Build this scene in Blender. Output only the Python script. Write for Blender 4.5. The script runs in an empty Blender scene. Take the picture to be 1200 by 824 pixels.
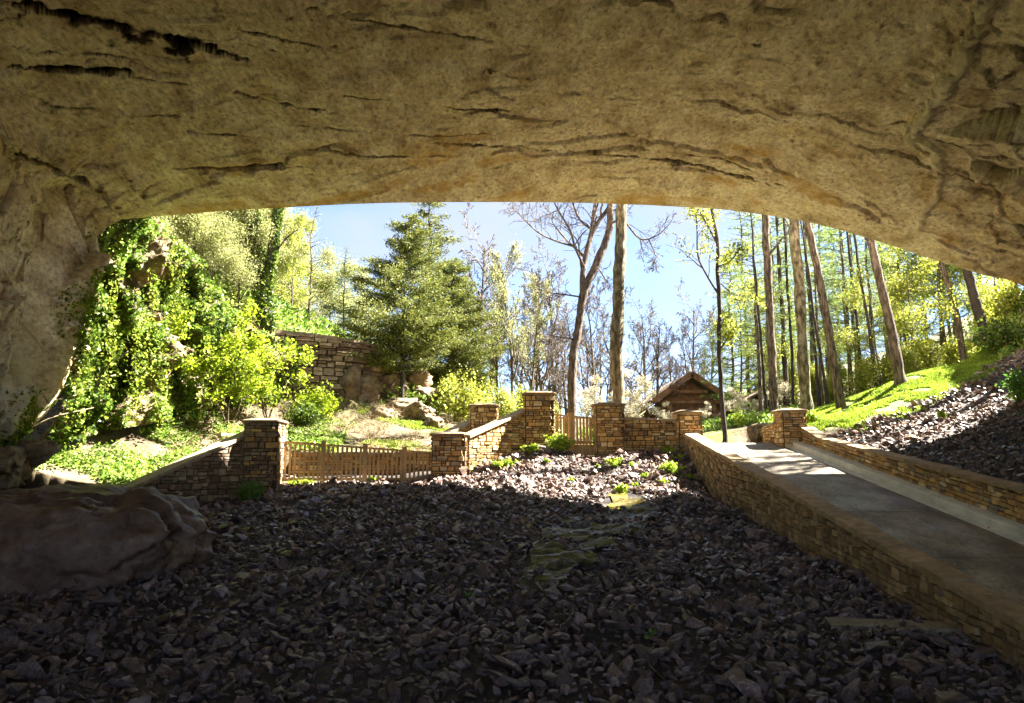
import bpy, bmesh, math, random
import numpy as np
from mathutils import Vector
from mathutils.bvhtree import BVHTree
R = math.radians
scene = bpy.context.scene
COL = scene.collection
# ---------------------------------------------------------------- camera model (pixel of the 1200x824 photo -> point)
TH = R(8.4); F = 870.0
CT, ST = math.cos(TH), math.sin(TH)
def ray(px, py):
    x = (px-600)/F; u = (412-py)/F
    return np.array((x, CT-u*ST, ST+u*CT))
def P(px, py, Y):
    d = ray(px, py); return d*(Y/d[1])
def Pz(px, py, z):
    d = ray(px, py); return d*(z/d[2])
def px_of(p):
    dep = p[1]*CT+p[2]*ST; up = -p[1]*ST+p[2]*CT
    return 600+F*p[0]/dep, 412-F*up/dep

# ---------------------------------------------------------------- numpy noise
_rs = np.random.RandomState(7)
_perm = np.tile(_rs.permutation(1024), 3)
_val = _rs.rand(1024)*2-1
_v3 = _rs.rand(1024, 3)
def _h(ix, iy, iz):
    return _perm[(_perm[(_perm[ix & 1023]+iy) & 1023]+iz) & 1023]
def vnoise(p):
    p = np.asarray(p, float); i = np.floor(p).astype(int); f = p-i; f = f*f*f*(f*(f*6-15)+10)
    x, y, z = i[..., 0], i[..., 1], i[..., 2]
    def c(a, b, d): return _val[_h(x+a, y+b, z+d)]
    fx, fy, fz = f[..., 0], f[..., 1], f[..., 2]
    def L(a, b, t): return a+(b-a)*t
    return L(L(L(c(0,0,0), c(1,0,0), fx), L(c(0,1,0), c(1,1,0), fx), fy),
             L(L(c(0,0,1), c(1,0,1), fx), L(c(0,1,1), c(1,1,1), fx), fy), fz)
def fbm(p, o=4, g=.5):
    p = np.asarray(p, float); s = 0; a = 1; n = 0
    for k in range(o):
        s = s+a*vnoise(p+17.3*k); n += a; a *= g; p = p*2.03
    return s/n
def facets(p):
    """random tilted facet per worley cell, ~[-1,1]"""
    p = np.asarray(p, float); i = np.floor(p).astype(int)
    best = np.full(p.shape[0], 9e9); val = np.zeros(p.shape[0])
    for a in (-1, 0, 1):
        for b in (-1, 0, 1):
            for c in (-1, 0, 1):
                h = _h(i[:, 0]+a, i[:, 1]+b, i[:, 2]+c)
                q = i+np.array((a, b, c))+_v3[h]-p
                d = (q**2).sum(1)
                g = (_v3[(h*7+3) & 1023]-.5)*2
                v = (q*g).sum(1)+_val[(h*3+1) & 1023]*.5
                m = d < best; best[m] = d[m]; val[m] = v[m]
    return val
def sstep(a, b, x):
    t = np.clip((x-a)/(b-a), 0, 1); return t*t*(3-2*t)

# ---------------------------------------------------------------- mesh building
def nrm(v): return v/(np.linalg.norm(v)+1e-9)
class MB:
    def __init__(s): s.v = []; s.f = {}; s.n = 0; s.c = []; s.order = []
    def add(s, v, f, col=None):
        v = np.asarray(v, float).reshape(-1, 3); f = np.asarray(f, int)
        if f.ndim == 1: f = f.reshape(1, -1)
        s.v.append(v); s.order.append((f+s.n, col)); s.n += len(v)
    def mesh(s, name, origin=(0, 0, 0), smooth=False):
        me = bpy.data.meshes.new(name)
        if not s.v: return me
        V = np.concatenate(s.v)-np.asarray(origin, float)
        nf = sum(len(f) for f, _ in s.order)
        loops = np.concatenate([f.ravel() for f, _ in s.order])
        sizes = np.concatenate([np.full(len(f), f.shape[1]) for f, _ in s.order])
        starts = np.concatenate(([0], np.cumsum(sizes)[:-1]))
        me.vertices.add(len(V)); me.vertices.foreach_set('co', V.ravel().astype(np.float32))
        me.loops.add(len(loops)); me.loops.foreach_set('vertex_index', loops.astype(np.int32))
        me.polygons.add(nf); me.polygons.foreach_set('loop_start', starts.astype(np.int32))
        if smooth: me.polygons.foreach_set('use_smooth', np.ones(nf, bool))
        else: me.polygons.foreach_set('use_smooth', np.zeros(nf, bool))
        if any(c is not None for _, c in s.order):
            cc = np.concatenate([np.broadcast_to(np.asarray(c if c is not None else (1, 1, 1), float).reshape(-1, 3), (len(f), 3)) for f, c in s.order])
            a = me.attributes.new('tint', 'FLOAT_COLOR', 'FACE')
            a.data.foreach_set('color', np.hstack([cc, np.ones((nf, 1))]).ravel().astype(np.float32))
        me.update(calc_edges=True); me.validate()
        return me
    def build(s, name, mat, parent=None, smooth=False, loc=None):
        org = parent['_w'] if parent is not None else (loc if loc is not None else (0, 0, 0))
        me = s.mesh(name, org, smooth); me.materials.append(mat)
        o = bpy.data.objects.new(name, me); COL.objects.link(o)
        if parent is not None: o.parent = parent; o['_w'] = list(parent['_w'])
        else:
            o.location = tuple(float(a) for a in (loc if loc is not None else (0, 0, 0))); o['_w'] = [float(a) for a in org]
        return o
BOXF = [(0,3,2,1),(4,5,6,7),(0,1,5,4),(1,2,6,5),(2,3,7,6),(3,0,4,7)]
def box(mb, c, d, rz=0, col=None, jit=0, tilt=None):
    hx, hy, hz = d[0]/2, d[1]/2, d[2]/2
    v = np.array([(-hx,-hy,-hz),(hx,-hy,-hz),(hx,hy,-hz),(-hx,hy,-hz),(-hx,-hy,hz),(hx,-hy,hz),(hx,hy,hz),(-hx,hy,hz)])
    if jit: v = v+np.random.uniform(-jit, jit, v.shape)
    cc, ss = math.cos(rz), math.sin(rz)
    v = v @ np.array([(cc, ss, 0), (-ss, cc, 0), (0, 0, 1)])
    mb.add(v+np.asarray(c), BOXF, col)
def beam(mb, a, b, w, h, col=None):
    """box from a to b, width w (horizontal), height h"""
    a = np.asarray(a, float); b = np.asarray(b, float); d = b-a; d = d/np.linalg.norm(d)
    s = np.cross(d, (0, 0, 1)); n = np.linalg.norm(s)
    s = np.array((1., 0, 0)) if n < 1e-4 else s/n
    u = np.cross(s, d)
    v = [p+s*i*w/2+u*j*h/2 for p in (a, b) for i, j in ((-1,-1),(1,-1),(1,1),(-1,1))]
    mb.add(v, BOXF, col)
def tube(mb, pts, rad, k=6, col=None):
    pts = np.asarray(pts, float); n = len(pts)
    t = np.gradient(pts, axis=0); t /= np.linalg.norm(t, axis=1)[:, None]+1e-9
    ref = np.array((0, 0, 1.)) if abs(t[0][2]) < .8 else np.array((1., 0, 0))
    s = np.cross(t, ref); s /= np.linalg.norm(s, axis=1)[:, None]+1e-9
    u = np.cross(t, s)
    a = np.arange(k)*2*math.pi/k
    rad = np.asarray(rad, float)[:, None, None] if not np.isscalar(rad) else rad
    v = pts[:, None, :]+rad*(np.cos(a)[None, :, None]*s[:, None, :]+np.sin(a)[None, :, None]*u[:, None, :])
    i = np.arange(n-1)[:, None]*k; j = np.arange(k)[None, :]; j2 = (j+1) % k
    f = np.stack([i+j, i+j2, i+k+j2, i+k+j], -1).reshape(-1, 4)
    mb.add(v.reshape(-1, 3), f, col)
def leaves(mb, c, size, rs, aspect=.6, flat=0, dirs=None, col=None):
    """one rhombus per point, randomly turned"""
    c = np.asarray(c); n = len(c)
    if n == 0: return
    a = rs.normal(size=(n, 3)) if dirs is None else dirs+rs.normal(size=(n, 3))*.25
    a /= np.linalg.norm(a, axis=1)[:, None]
    b = rs.normal(size=(n, 3)); b = b-(b*a).sum(1)[:, None]*a
    if flat:
        up = np.array((0, 0, 1.))*flat+rs.normal(size=(n, 3))*.5; b = np.cross(a, up)
    b /= np.linalg.norm(b, axis=1)[:, None]+1e-9
    L = (size*rs.uniform(.4, 1.5, n))[:, None]
    v = np.stack([c-a*L*.5, c+b*L*aspect*.5-a*L*.05, c+a*L*.5, c-b*L*aspect*.5-a*L*.05], 1).reshape(-1, 3)
    mb.add(v, np.arange(4*n).reshape(n, 4), col)
def tag(o, label=None, cat=None, group=None, kind=None):
    if label: o['label'] = label
    if cat: o['category'] = cat
    if group: o['group'] = group
    if kind: o['kind'] = kind
    return o
def thing(name, label, cat, loc, group=None):
    o = bpy.data.objects.new(name, None); COL.objects.link(o)
    o.location = tuple(float(a) for a in loc); o['_w'] = [float(a) for a in loc]; o.empty_display_size = .2
    return tag(o, label, cat, group)

# ---------------------------------------------------------------- materials
def newmat(name):
    m = bpy.data.materials.new(name); m.use_nodes = True
    nt = m.node_tree; nt.nodes.clear(); return m, nt, nt.nodes, nt.links
def nd(nt, t, **k):
    n = nt.nodes.new(t)
    for a, b in k.items(): setattr(n, a, b)
    return n
def ramp(nt, stops, interp='LINEAR'):
    r = nt.nodes.new('ShaderNodeValToRGB'); r.color_ramp.interpolation = interp
    e = r.color_ramp.elements
    while len(e) < len(stops): e.new(.5)
    for q, (p, c) in zip(e, stops): q.position = p; q.color = (*c, 1)
    return r
def surf(name, stops, scale=3, detail=8, rough=.85, bump=.3, bscale=None, stretch=(1, 1, 1), tint=False, spec=.3,
         stops2=None, scale2=.7, dist=.02, attr=None, stain_and_dark=None, rough_var=0, voro=0, speck=0):
    m, nt, N, L = newmat(name)
    out = nd(nt, 'ShaderNodeOutputMaterial'); b = nd(nt, 'ShaderNodeBsdfPrincipled')
    b.inputs['Specular IOR Level'].default_value = spec
    tc = nd(nt, 'ShaderNodeTexCoord'); mp = nd(nt, 'ShaderNodeMapping'); mp.inputs['Scale'].default_value = stretch
    L.new(tc.outputs['Object'], mp.inputs[0])
    n1 = nd(nt, 'ShaderNodeTexNoise'); n1.inputs['Scale'].default_value = scale; n1.inputs['Detail'].default_value = detail
    n1.inputs['Roughness'].default_value = .62
    L.new(mp.outputs[0], n1.inputs[0])
    r = ramp(nt, stops); L.new(n1.outputs[0], r.inputs[0]); c = r.outputs[0]
    if stops2:
        n2 = nd(nt, 'ShaderNodeTexNoise'); n2.inputs['Scale'].default_value = scale2; n2.inputs['Detail'].default_value = 6
        L.new(mp.outputs[0], n2.inputs[0]); r2 = ramp(nt, stops2); L.new(n2.outputs[0], r2.inputs[0])
        mx = nd(nt, 'ShaderNodeMix', data_type='RGBA', blend_type='MULTIPLY'); mx.inputs[0].default_value = 1
        L.new(c, mx.inputs[6]); L.new(r2.outputs[0], mx.inputs[7]); c = mx.outputs[2]
    if speck:
        n5 = nd(nt, 'ShaderNodeTexNoise'); n5.inputs['Scale'].default_value = speck; n5.inputs['Detail'].default_value = 8; n5.inputs['Roughness'].default_value = .75; L.new(mp.outputs[0], n5.inputs[0])
        r5 = ramp(nt, [(.36, (.38, .33, .28)), (.45, (.8, .77, .74)), (.56, (1.02, 1.0, .98)), (.66, (1.25, 1.22, 1.16))]); L.new(n5.outputs[0], r5.inputs[0])
        mx = nd(nt, 'ShaderNodeMix', data_type='RGBA', blend_type='MULTIPLY'); mx.inputs[0].default_value = 1
        L.new(c, mx.inputs[6]); L.new(r5.outputs[0], mx.inputs[7]); c = mx.outputs[2]
    if tint:
        at = nd(nt, 'ShaderNodeAttribute', attribute_name='tint')
        mx = nd(nt, 'ShaderNodeMix', data_type='RGBA', blend_type='MULTIPLY'); mx.inputs[0].default_value = 1
        L.new(c, mx.inputs[6]); L.new(at.outputs[0], mx.inputs[7]); c = mx.outputs[2]
    for (an, colr) in (attr or []):
        at = nd(nt, 'ShaderNodeAttribute', attribute_name=an)
        nn = nd(nt, 'ShaderNodeTexNoise'); nn.inputs['Scale'].default_value = 4; nn.inputs['Detail'].default_value = 7
        L.new(tc.outputs['Object'], nn.inputs[0])
        mth = nd(nt, 'ShaderNodeMath', operation='MULTIPLY_ADD'); L.new(nn.outputs[0], mth.inputs[0])
        mth.inputs[1].default_value = 1.2; mth.inputs[2].default_value = -.6
        ad = nd(nt, 'ShaderNodeMath', operation='ADD', use_clamp=True); L.new(mth.outputs[0], ad.inputs[0]); L.new(at.outputs['Fac'], ad.inputs[1])
        # only where attribute is present
        ml = nd(nt, 'ShaderNodeMath', operation='MULTIPLY', use_clamp=True); L.new(ad.outputs[0], ml.inputs[0])
        sc_ = nd(nt, 'ShaderNodeMath', operation='MULTIPLY', use_clamp=True); L.new(at.outputs['Fac'], sc_.inputs[0]); sc_.inputs[1].default_value = 2.5
        L.new(sc_.outputs[0], ml.inputs[1])
        mx = nd(nt, 'ShaderNodeMix', data_type='RGBA'); L.new(ml.outputs[0], mx.inputs[0]); L.new(c, mx.inputs[6]); mx.inputs[7].default_value = (*colr, 1); c = mx.outputs[2]
    L.new(c, b.inputs['Base Color'])
    b.inputs['Roughness'].default_value = rough
    if rough_var:
        n4 = nd(nt, 'ShaderNodeTexNoise'); n4.inputs['Scale'].default_value = .8; L.new(tc.outputs['Object'], n4.inputs[0])
        mr = nd(nt, 'ShaderNodeMapRange'); L.new(n4.outputs[0], mr.inputs[0]); mr.inputs[1].default_value = .42; mr.inputs[2].default_value = .62
        mr.inputs[3].default_value = rough; mr.inputs[4].default_value = rough-rough_var; L.new(mr.outputs[0], b.inputs['Roughness'])
    if bump:
        n3 = nd(nt, 'ShaderNodeTexNoise'); n3.inputs['Scale'].default_value = bscale or scale*4; n3.inputs['Detail'].default_value = 8
        n3.inputs['Roughness'].default_value = .7
        L.new(mp.outputs[0], n3.inputs[0]); bp = nd(nt, 'ShaderNodeBump'); bp.inputs['Strength'].default_value = bump; bp.inputs['Distance'].default_value = dist
        L.new(n3.outputs[0], bp.inputs['Height']); L.new(bp.outputs[0], b.inputs['Normal'])
    L.new(b.outputs[0], out.inputs[0])
    return m
def leafmat(name, cols, trans=.5, rough=.6, objvar=True):
    m, nt, N, L = newmat(name)
    out = nd(nt, 'ShaderNodeOutputMaterial'); g = nd(nt, 'ShaderNodeNewGeometry')
    r = ramp(nt, [(i/(len(cols)-1), c) for i, c in enumerate(cols)]); L.new(g.outputs['Random Per Island'], r.inputs[0])
    tc = nd(nt, 'ShaderNodeTexCoord'); n1 = nd(nt, 'ShaderNodeTexNoise'); n1.inputs['Scale'].default_value = .9; n1.inputs['Detail'].default_value = 3
    L.new(tc.outputs['Object'], n1.inputs[0])
    mr = nd(nt, 'ShaderNodeMapRange'); L.new(n1.outputs[0], mr.inputs[0]); mr.inputs[1].default_value = .3; mr.inputs[2].default_value = .7
    mr.inputs[3].default_value = .7; mr.inputs[4].default_value = 1.25
    hs = nd(nt, 'ShaderNodeHueSaturation'); L.new(r.outputs[0], hs.inputs['Color']); L.new(mr.outputs[0], hs.inputs['Value'])
    d = nd(nt, 'ShaderNodeBsdfPrincipled'); d.inputs['Roughness'].default_value = rough; d.inputs['Specular IOR Level'].default_value = .3
    t = nd(nt, 'ShaderNodeBsdfTranslucent'); L.new(hs.outputs[0], d.inputs['Base Color']); L.new(hs.outputs[0], t.inputs[0])
    mx = nd(nt, 'ShaderNodeMixShader'); mx.inputs[0].default_value = trans
    L.new(d.outputs[0], mx.inputs[1]); L.new(t.outputs[0], mx.inputs[2]); L.new(mx.outputs[0], out.inputs[0])
    return m
M = {}
M['cave'] = surf('cave_limestone', [(.25, (.43, .35, .24)), (.42, (.68, .575, .42)), (.55, (.86, .77, .61)), (.75, (.95, .89, .76))], scale=1.6, detail=12, bump=.7, bscale=9, dist=.03,
                 stretch=(1.1, .62, 1), stops2=[(.32, (.76, .70, .64)), (.46, (.93, .9, .87)), (.6, (1.0, 1.0, 1.0)), (.75, (1.05, .98, .8))], scale2=1.3,
                 attr=[('stain_and_dark', (.045, .028, .018)), ('ochre', (.5, .28, .05)), ('pale', (.7, .64, .5))], spec=.15, speck=10)
M['rock'] = surf('grey_limestone', [(.3, (.06, .044, .044)), (.5, (.125, .094, .096)), (.7, (.24, .2, .18))], scale=4, speck=14, rough=.5, bump=.5, bscale=18, tint=True, spec=.4, rough_var=.3)
M['boulder'] = surf('brown_boulder_rock', speck=4, stops=[(.3, (.07, .042, .034)), (.5, (.13, .08, .064)), (.72, (.26, .2, .17))], scale=1.5, rough=.5, bump=.9, bscale=5, dist=.05, spec=.5, rough_var=.25)
M['outcrop'] = surf('tan_outcrop_rock', speck=6, stops= [(.3, (.12, .085, .05)), (.5, (.21, .155, .095)), (.7, (.32, .25, .16))], scale=2.5, bump=.9, bscale=7, dist=.05)
M['cliff'] = surf('cliff_rock', speck=6, stops= [(.3, (.10, .07, .035)), (.5, (.17, .125, .065)), (.7, (.28, .23, .15))], scale=1.4, bump=.9, bscale=5, dist=.06)
M['stone'] = surf('ledge_stone', [(.3, (.7, .66, .6)), (.5, (1, .97, .92)), (.7, (1.25, 1.2, 1.1))], scale=9, bump=.6, bscale=28, dist=.02, tint=True)
M['cap'] = surf('cap_stone', [(.3, (.24, .18, .11)), (.5, (.36, .28, .18)), (.7, (.47, .38, .27))], scale=6, bump=.5, bscale=24, dist=.01, tint=True)
M['wood'] = surf('fence_timber', [(.3, (.34, .22, .11)), (.5, (.50, .34, .17)), (.7, (.60, .44, .25))], scale=4, bump=.3, stretch=(4, 4, .6))
M['darkwood'] = surf('lodge_timber', [(.3, (.13, .06, .035)), (.5, (.22, .11, .065)), (.7, (.32, .18, .11))], scale=4, bump=.3)
M['concrete'] = surf('ramp_concrete', speck=16, stops=[(.3, (.19, .16, .12)), (.5, (.27, .235, .18)), (.7, (.36, .32, .25))], scale=1.1, detail=10, rough=.65, bump=.25, bscale=40, dist=.004,
                     stops2=[(.35, (.6, .58, .55)), (.6, (1, 1, 1))], scale2=2.6, stretch=(1, .5, 1), rough_var=.2)
M['kerb'] = surf('kerb_concrete', stops=[(.3, (.5, .5, .43)), (.6, (.68, .68, .6)), (.75, (.76, .76, .68))], scale=3, bump=.3, bscale=30, dist=.005)
M['ground'] = surf('soil', [(.3, (.05, .035, .018)), (.5, (.115, .085, .045)), (.7, (.21, .165, .095))], scale=2.2, detail=10, bump=.9, bscale=9, dist=.05,
                   attr=[('grass', (.20, .30, .035)), ('rubble', (.06, .05, .045))])
M['grass'] = leafmat('spring_grass', [(.12, .2, .015), (.24, .34, .03), (.36, .44, .05)], .45)
M['cover'] = leafmat('ground_ivy', [(.05, .11, .012), (.13, .24, .025), (.3, .4, .05), (.3, .33, .12)], .35)
M['ivy'] = leafmat('ivy_leaf', [(.02, .045, .008), (.05, .10, .012), (.12, .19, .02), (.26, .32, .035)], .35, .4)
M['vine'] = leafmat('vine_leaf', [(.08, .14, .015), (.22, .29, .03), (.36, .41, .05)], .45)
M['dry'] = surf('dry_stems', [(.3, (.22, .16, .09)), (.6, (.45, .36, .22))], scale=2, bump=0)
M['cedar'] = leafmat('cedar_needles', [(.05, .07, .014), (.12, .14, .024), (.24, .24, .05)], .35)
M['pine'] = leafmat('pine_needles', [(.09, .15, .035), (.19, .27, .06), (.32, .38, .09)], .5)
M['spring'] = leafmat('spring_leaf', [(.16, .2, .025), (.32, .36, .05), (.45, .44, .07)], .5)
M['pale'] = leafmat('pale_leaf', [(.17, .2, .07), (.32, .33, .12), (.42, .42, .16)], .45)
M['lime'] = leafmat('lime_leaf', [(.18, .27, .015), (.32, .41, .02), (.42, .49, .04)], .5)
M['blossom'] = leafmat('dogwood_blossom', [(.5, .45, .3), (.66, .6, .42), (.72, .66, .5)], .3)
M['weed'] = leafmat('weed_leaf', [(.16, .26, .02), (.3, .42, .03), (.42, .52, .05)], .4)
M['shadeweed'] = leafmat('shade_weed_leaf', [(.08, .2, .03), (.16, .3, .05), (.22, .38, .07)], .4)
M['bark'] = surf('grey_brown_bark', [(.38, (.04, .03, .022)), (.5, (.13, .095, .065)), (.62, (.26, .2, .145))], scale=7, bump=1, bscale=7, dist=.12, stretch=(2, 2, .4))
M['barkpale'] = surf('mottled_pale_bark', [(.38, (.07, .055, .028)), (.5, (.19, .15, .085)), (.6, (.36, .31, .2))], scale=6, bump=1, bscale=7, dist=.12, stretch=(1.5, 1.5, .55))
M['barkdark'] = surf('dark_bark', [(.35, (.022, .017, .014)), (.6, (.055, .042, .035))], scale=5, bump=.5)
M['barkred'] = surf('reddish_bark', [(.38, (.05, .034, .025)), (.5, (.13, .095, .07)), (.62, (.24, .18, .135))], scale=7, bump=1, bscale=7, dist=.12, stretch=(1.8, 1.8, .4))
M['twig'] = surf('twig_bark', [(.35, (.10, .08, .07)), (.6, (.2, .165, .14))], scale=3, bump=0)
M['algae'] = surf('algae_slab', speck=7, stops=[(.3, (.025, .024, .02)), (.44, (.05, .05, .042)), (.53, (.12, .13, .04)), (.66, (.22, .24, .07))], scale=2.6, rough=.38, bump=.7, bscale=5, dist=.04, stretch=(1, 3.2, 1), spec=.6)
def water_mat():
    m, nt, N, L = newmat('shallow_water'); out = nd(nt, 'ShaderNodeOutputMaterial'); b = nd(nt, 'ShaderNodeBsdfPrincipled')
    b.inputs['Base Color'].default_value = (.2, .15, .04, 1); b.inputs['Roughness'].default_value = .12; b.inputs['Alpha'].default_value = 1
    n = nd(nt, 'ShaderNodeTexNoise'); n.inputs['Scale'].default_value = 9; n.inputs['Detail'].default_value = 4
    tc = nd(nt, 'ShaderNodeTexCoord'); L.new(tc.outputs['Object'], n.inputs[0])
    r = ramp(nt, [(.35, (.08, .06, .015)), (.6, (.3, .24, .06))]); L.new(n.outputs[0], r.inputs[0]); L.new(r.outputs[0], b.inputs['Base Color'])
    bp = nd(nt, 'ShaderNodeBump'); bp.inputs['Strength'].default_value = .25; bp.inputs['Distance'].default_value = .02
    L.new(n.outputs[0], bp.inputs['Height']); L.new(bp.outputs[0], b.inputs['Normal']); L.new(b.outputs[0], out.inputs[0]); return m
M['water'] = water_mat()

# ---------------------------------------------------------------- key lines of the ramp
def Xl(Y): return 5.45+(22.7-Y)*.03            # left wall centre line
def capL(Y): return .82-.186*(22.7-Y)          # top of its cap
def rampz(Y): return np.minimum(.55-.186*(22.7-Y), .55+0*Y)
def Xk(Y): return 8.2+(22-Y)*.035              # ramp's right edge, where the kerb begins
def capR(Y): return rampz(Y)+np.interp(Y, [8, 13, 20.8, 22], [.84, .78, .46, .46])
def ray_at_line(px, py):                        # where a pixel's ray meets the left wall's plane
    d = ray(px, py); t = (5.45+22.7*.03)/(d[0]+.03*d[1]); return d*t

# ---------------------------------------------------------------- terrain
class TPS:
    def __init__(s, pts):
        pts = np.array([tuple(map(float, p)) for p in pts]); s.c = pts[:, :2]; n = len(pts)
        K = s.k(s.c[:, None]-s.c[None]); A = np.zeros((n+3, n+3)); A[:n, :n] = K+np.eye(n)*.3
        A[:n, n] = 1; A[:n, n+1:] = s.c; A[n, :n] = 1; A[n+1:, :n] = s.c.T
        s.w = np.linalg.solve(A, np.concatenate([pts[:, 2], (0, 0, 0)])); s.n = n
    def k(s, d):
        r2 = (d**2).sum(-1); return r2*np.log(r2+1e-9)*.5
    def __call__(s, x, y):
        x = np.asarray(x, float); q = np.stack([x, np.asarray(y, float)], -1); out = s.w[s.n]+q@s.w[s.n+1:]
        for i in range(s.n): out = out+s.w[i]*s.k(q-s.c[i])
        return out
B = []
for X in (-13, -9, -5, -1, 3):
    for Y, z in ((-8, -2.8), (0, -2.65), (6, -2.32), (9, -2.02), (12, -1.66), (15, -1.34)):
        B.append((X, Y, z+(.0 if X > -8 else .1)))
for a in ((300, 577, 20.3), (325, 568, 20.7), (420, 564, 21.3), (500, 563, 22), (530, 560, 21.7), (600, 540, 22.6), (632, 524, 23.4), (655, 535, 24),
          (682, 548, 24.4), (682, 548, 25.5), (700, 570, 21), (728, 597, 18), (714, 533, 23.6), (765, 529, 23.3), (805, 531, 22.7), (765, 558, 20.7), (800, 582, 18.3),
          (560, 566, 21), (640, 558, 21), (600, 575, 19.5), (450, 572, 19.5), (350, 585, 18.8), (240, 600, 18), (180, 610, 17), (690, 622, 15.3), (840, 590, 17.6),
          (600, 600, 17.4), (665, 585, 18.8), (775, 590, 17.8), (500, 600, 17.3)):
    B.append(P(*a))
for a in ((835, 575), (860, 600), (900, 622), (950, 648), (1000, 675), (1050, 703), (1120, 745), (1200, 777)):
    B.append(ray_at_line(*a))
B.append((6.2, 5, -2.9)); B.append((6.2, -5, -3.1))
O = [P(*a) for a in ((0, 548, 16.5), (60, 556, 17.3), (130, 562, 18.2), (60, 522, 18.3), (120, 505, 19.8), (200, 520, 20.8), (200, 490, 22.2), (270, 508, 22.8), (300, 482, 25.2),
     (350, 517, 24), (430, 522, 24.2), (500, 524, 24.6), (350, 472, 28), (420, 472, 28.5), (460, 482, 29), (500, 499, 28), (380, 455, 29), (450, 458, 31), (505, 474, 33), (540, 498, 30), (600, 512, 30),
     (850, 512, 26), (908, 492, 29), (870, 521, 23.8), (945, 487, 27), (985, 482, 26), (1055, 450, 25.5), (1155, 404, 28), (1100, 433, 26.5), (1200, 387, 29),
     (940, 499, 22.8), (1000, 494, 22.2), (1060, 470, 23.3), (1100, 452, 24.3), (1150, 432, 24.8), (1150, 500, 19), (1200, 520, 16.5), (1200, 455, 20.5), (1200, 405, 25.5), (1100, 503, 19.6), (1030, 517, 19.4),
     (900, 486, 38), (960, 474, 46), (960, 462, 70), (1150, 385, 45), (1010, 480, 33))]
for Y in (4, 8, 10, 12, 14, 16, 18, 20, 21.5): O.append((Xk(Y)+.65, Y, capR(Y)-.12))
O += [(12, 12, .5), (15, 16, 3.2), (16, 12, 2), (17, 20, 5.5), (21, 28, 9), (7, 25, .55), (7, 23.5, .55), (5, 26, .6), (.5, 26, .4), (2, 27, -.2), (3, 30, .6), (0, 45, 1), (-20, 28, 8), (-14, 34, 7.8), (-12, 27, 6.3), (-8.5, 34, 5.6),
      (-14.5, 24, 6.5), (0, 60, 1.5), (-40, 60, 12), (40, 60, 13), (0, 110, 3), (60, 110, 18), (-60, 110, 14), (12, 0, -1), (-14, 0, -1), (-14, 12, -.5), (40, 20, 12), (-40, 20, 10), (16, 4, 0)]
tpsB, tpsO = TPS(B), TPS(O)
POLY = np.array([(-17, 15.2), (-12.2, 16.4), (-9.7, 17.6), (-7.0, 20.6), (-7.1, 22.9), (-1.95, 23.6), (-1.75, 22.2), (.8, 24.0), (.9, 25.6), (2.9, 25.6), (3.0, 24.0), (5.3, 23.1),
                 (Xl(22.7), 22.7), (Xl(12), 12), (Xl(2), 2), (Xl(-15), -15), (-17, -15)])
def inpoly(x, y, poly):
    x = np.asarray(x, float); y = np.asarray(y, float); r = np.zeros(x.shape, bool); n = len(poly)
    for i in range(n):
        x0, y0 = poly[i]; x1, y1 = poly[(i+1) % n]
        c = ((y0 > y) != (y1 > y)) & (x < (x1-x0)*(y-y0)/(y1-y0+1e-12)+x0); r ^= c
    return r
def height(x, y):
    x = np.asarray(x, float); y = np.asarray(y, float)
    b = tpsB(x, y); o = np.clip(tpsO(x, y), -3, 24)
    rr = sstep(90, 200, np.hypot(x, y-20)); o = o*(1-rr)+6*rr
    q = np.stack([x*.9, y*.9, 0*x], -1); o = o+fbm(q, 3)*.12*sstep(20, 26, y)
    b = b+fbm(q*.8, 3)*.12
    z = np.where(inpoly(x, y, POLY), b, o)
    cor = (x > Xl(y)+.02) & (x < Xk(y)+.48) & (y < 23.4) & (y > -20)
    z = np.where(cor, np.minimum(z, rampz(y)-.3), z)
    pl = (x > 5.2) & (x < 8.6) & (y >= 22.8) & (y < 27)
    return np.where(pl, np.minimum(z, .50), z)
def hz(x, y): return float(height(np.array([x]), np.array([y]))[0])
def axis(parts):
    out = []
    for a, b, s in parts: out += list(np.arange(a, b, s))
    return np.array(out)
gx = axis([(-400, -100, 30), (-100, -40, 6), (-40, -18, 1), (-18, -12, .3), (-12, 14, .13), (14, 20, .3), (20, 40, 1), (40, 100, 6), (100, 401, 30)])
gy = axis([(-60, -12, 6), (-12, 4, 1), (4, 30, .13), (30, 45, .4), (45, 80, 2), (80, 150, 10), (150, 601, 30)])
GX, GY = np.meshgrid(gx, gy)
GZ = height(GX, GY)
mb = MB(); nxx, nyy = len(gx), len(gy)
I, J = np.meshgrid(np.arange(nxx-1), np.arange(nyy-1)); q = (J*nxx+I).ravel()
mb.add(np.stack([GX, GY, GZ], -1).reshape(-1, 3), np.stack([q, q+1, q+nxx+1, q+nxx], 1))
ground = tag(mb.build('ground', M['ground'], smooth=True), kind='structure')
GRASSP = np.array([tuple(P(*a)[:2]) for a in ((935, 503, 22.2), (1000, 495, 21.8), (1060, 476, 22.6), (1110, 460, 23.2), (1170, 430, 24), (1180, 400, 27.5), (1100, 420, 30), (1000, 470, 30), (930, 480, 29))])
RIPP = np.array([(Xk(4)+.62, 4), (Xk(12)+.62, 12), (Xk(20.5)+.62, 20.5), (8.95, 21.3), tuple(P(1000, 497, 21.6)[:2]), tuple(P(1060, 478, 22.6)[:2]), tuple(P(1110, 462, 23.2)[:2]), tuple(P(1170, 432, 24.2)[:2]), (18.5, 24), (18, 14), (14, 4)])
ga = np.zeros(GX.shape)
nb = fbm(np.stack([GX*.7, GY*.7, 0*GX], -1), 3)
nb2 = fbm(np.stack([GX*1.4, GY*1.4, 0*GX+3], -1), 3)
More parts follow.
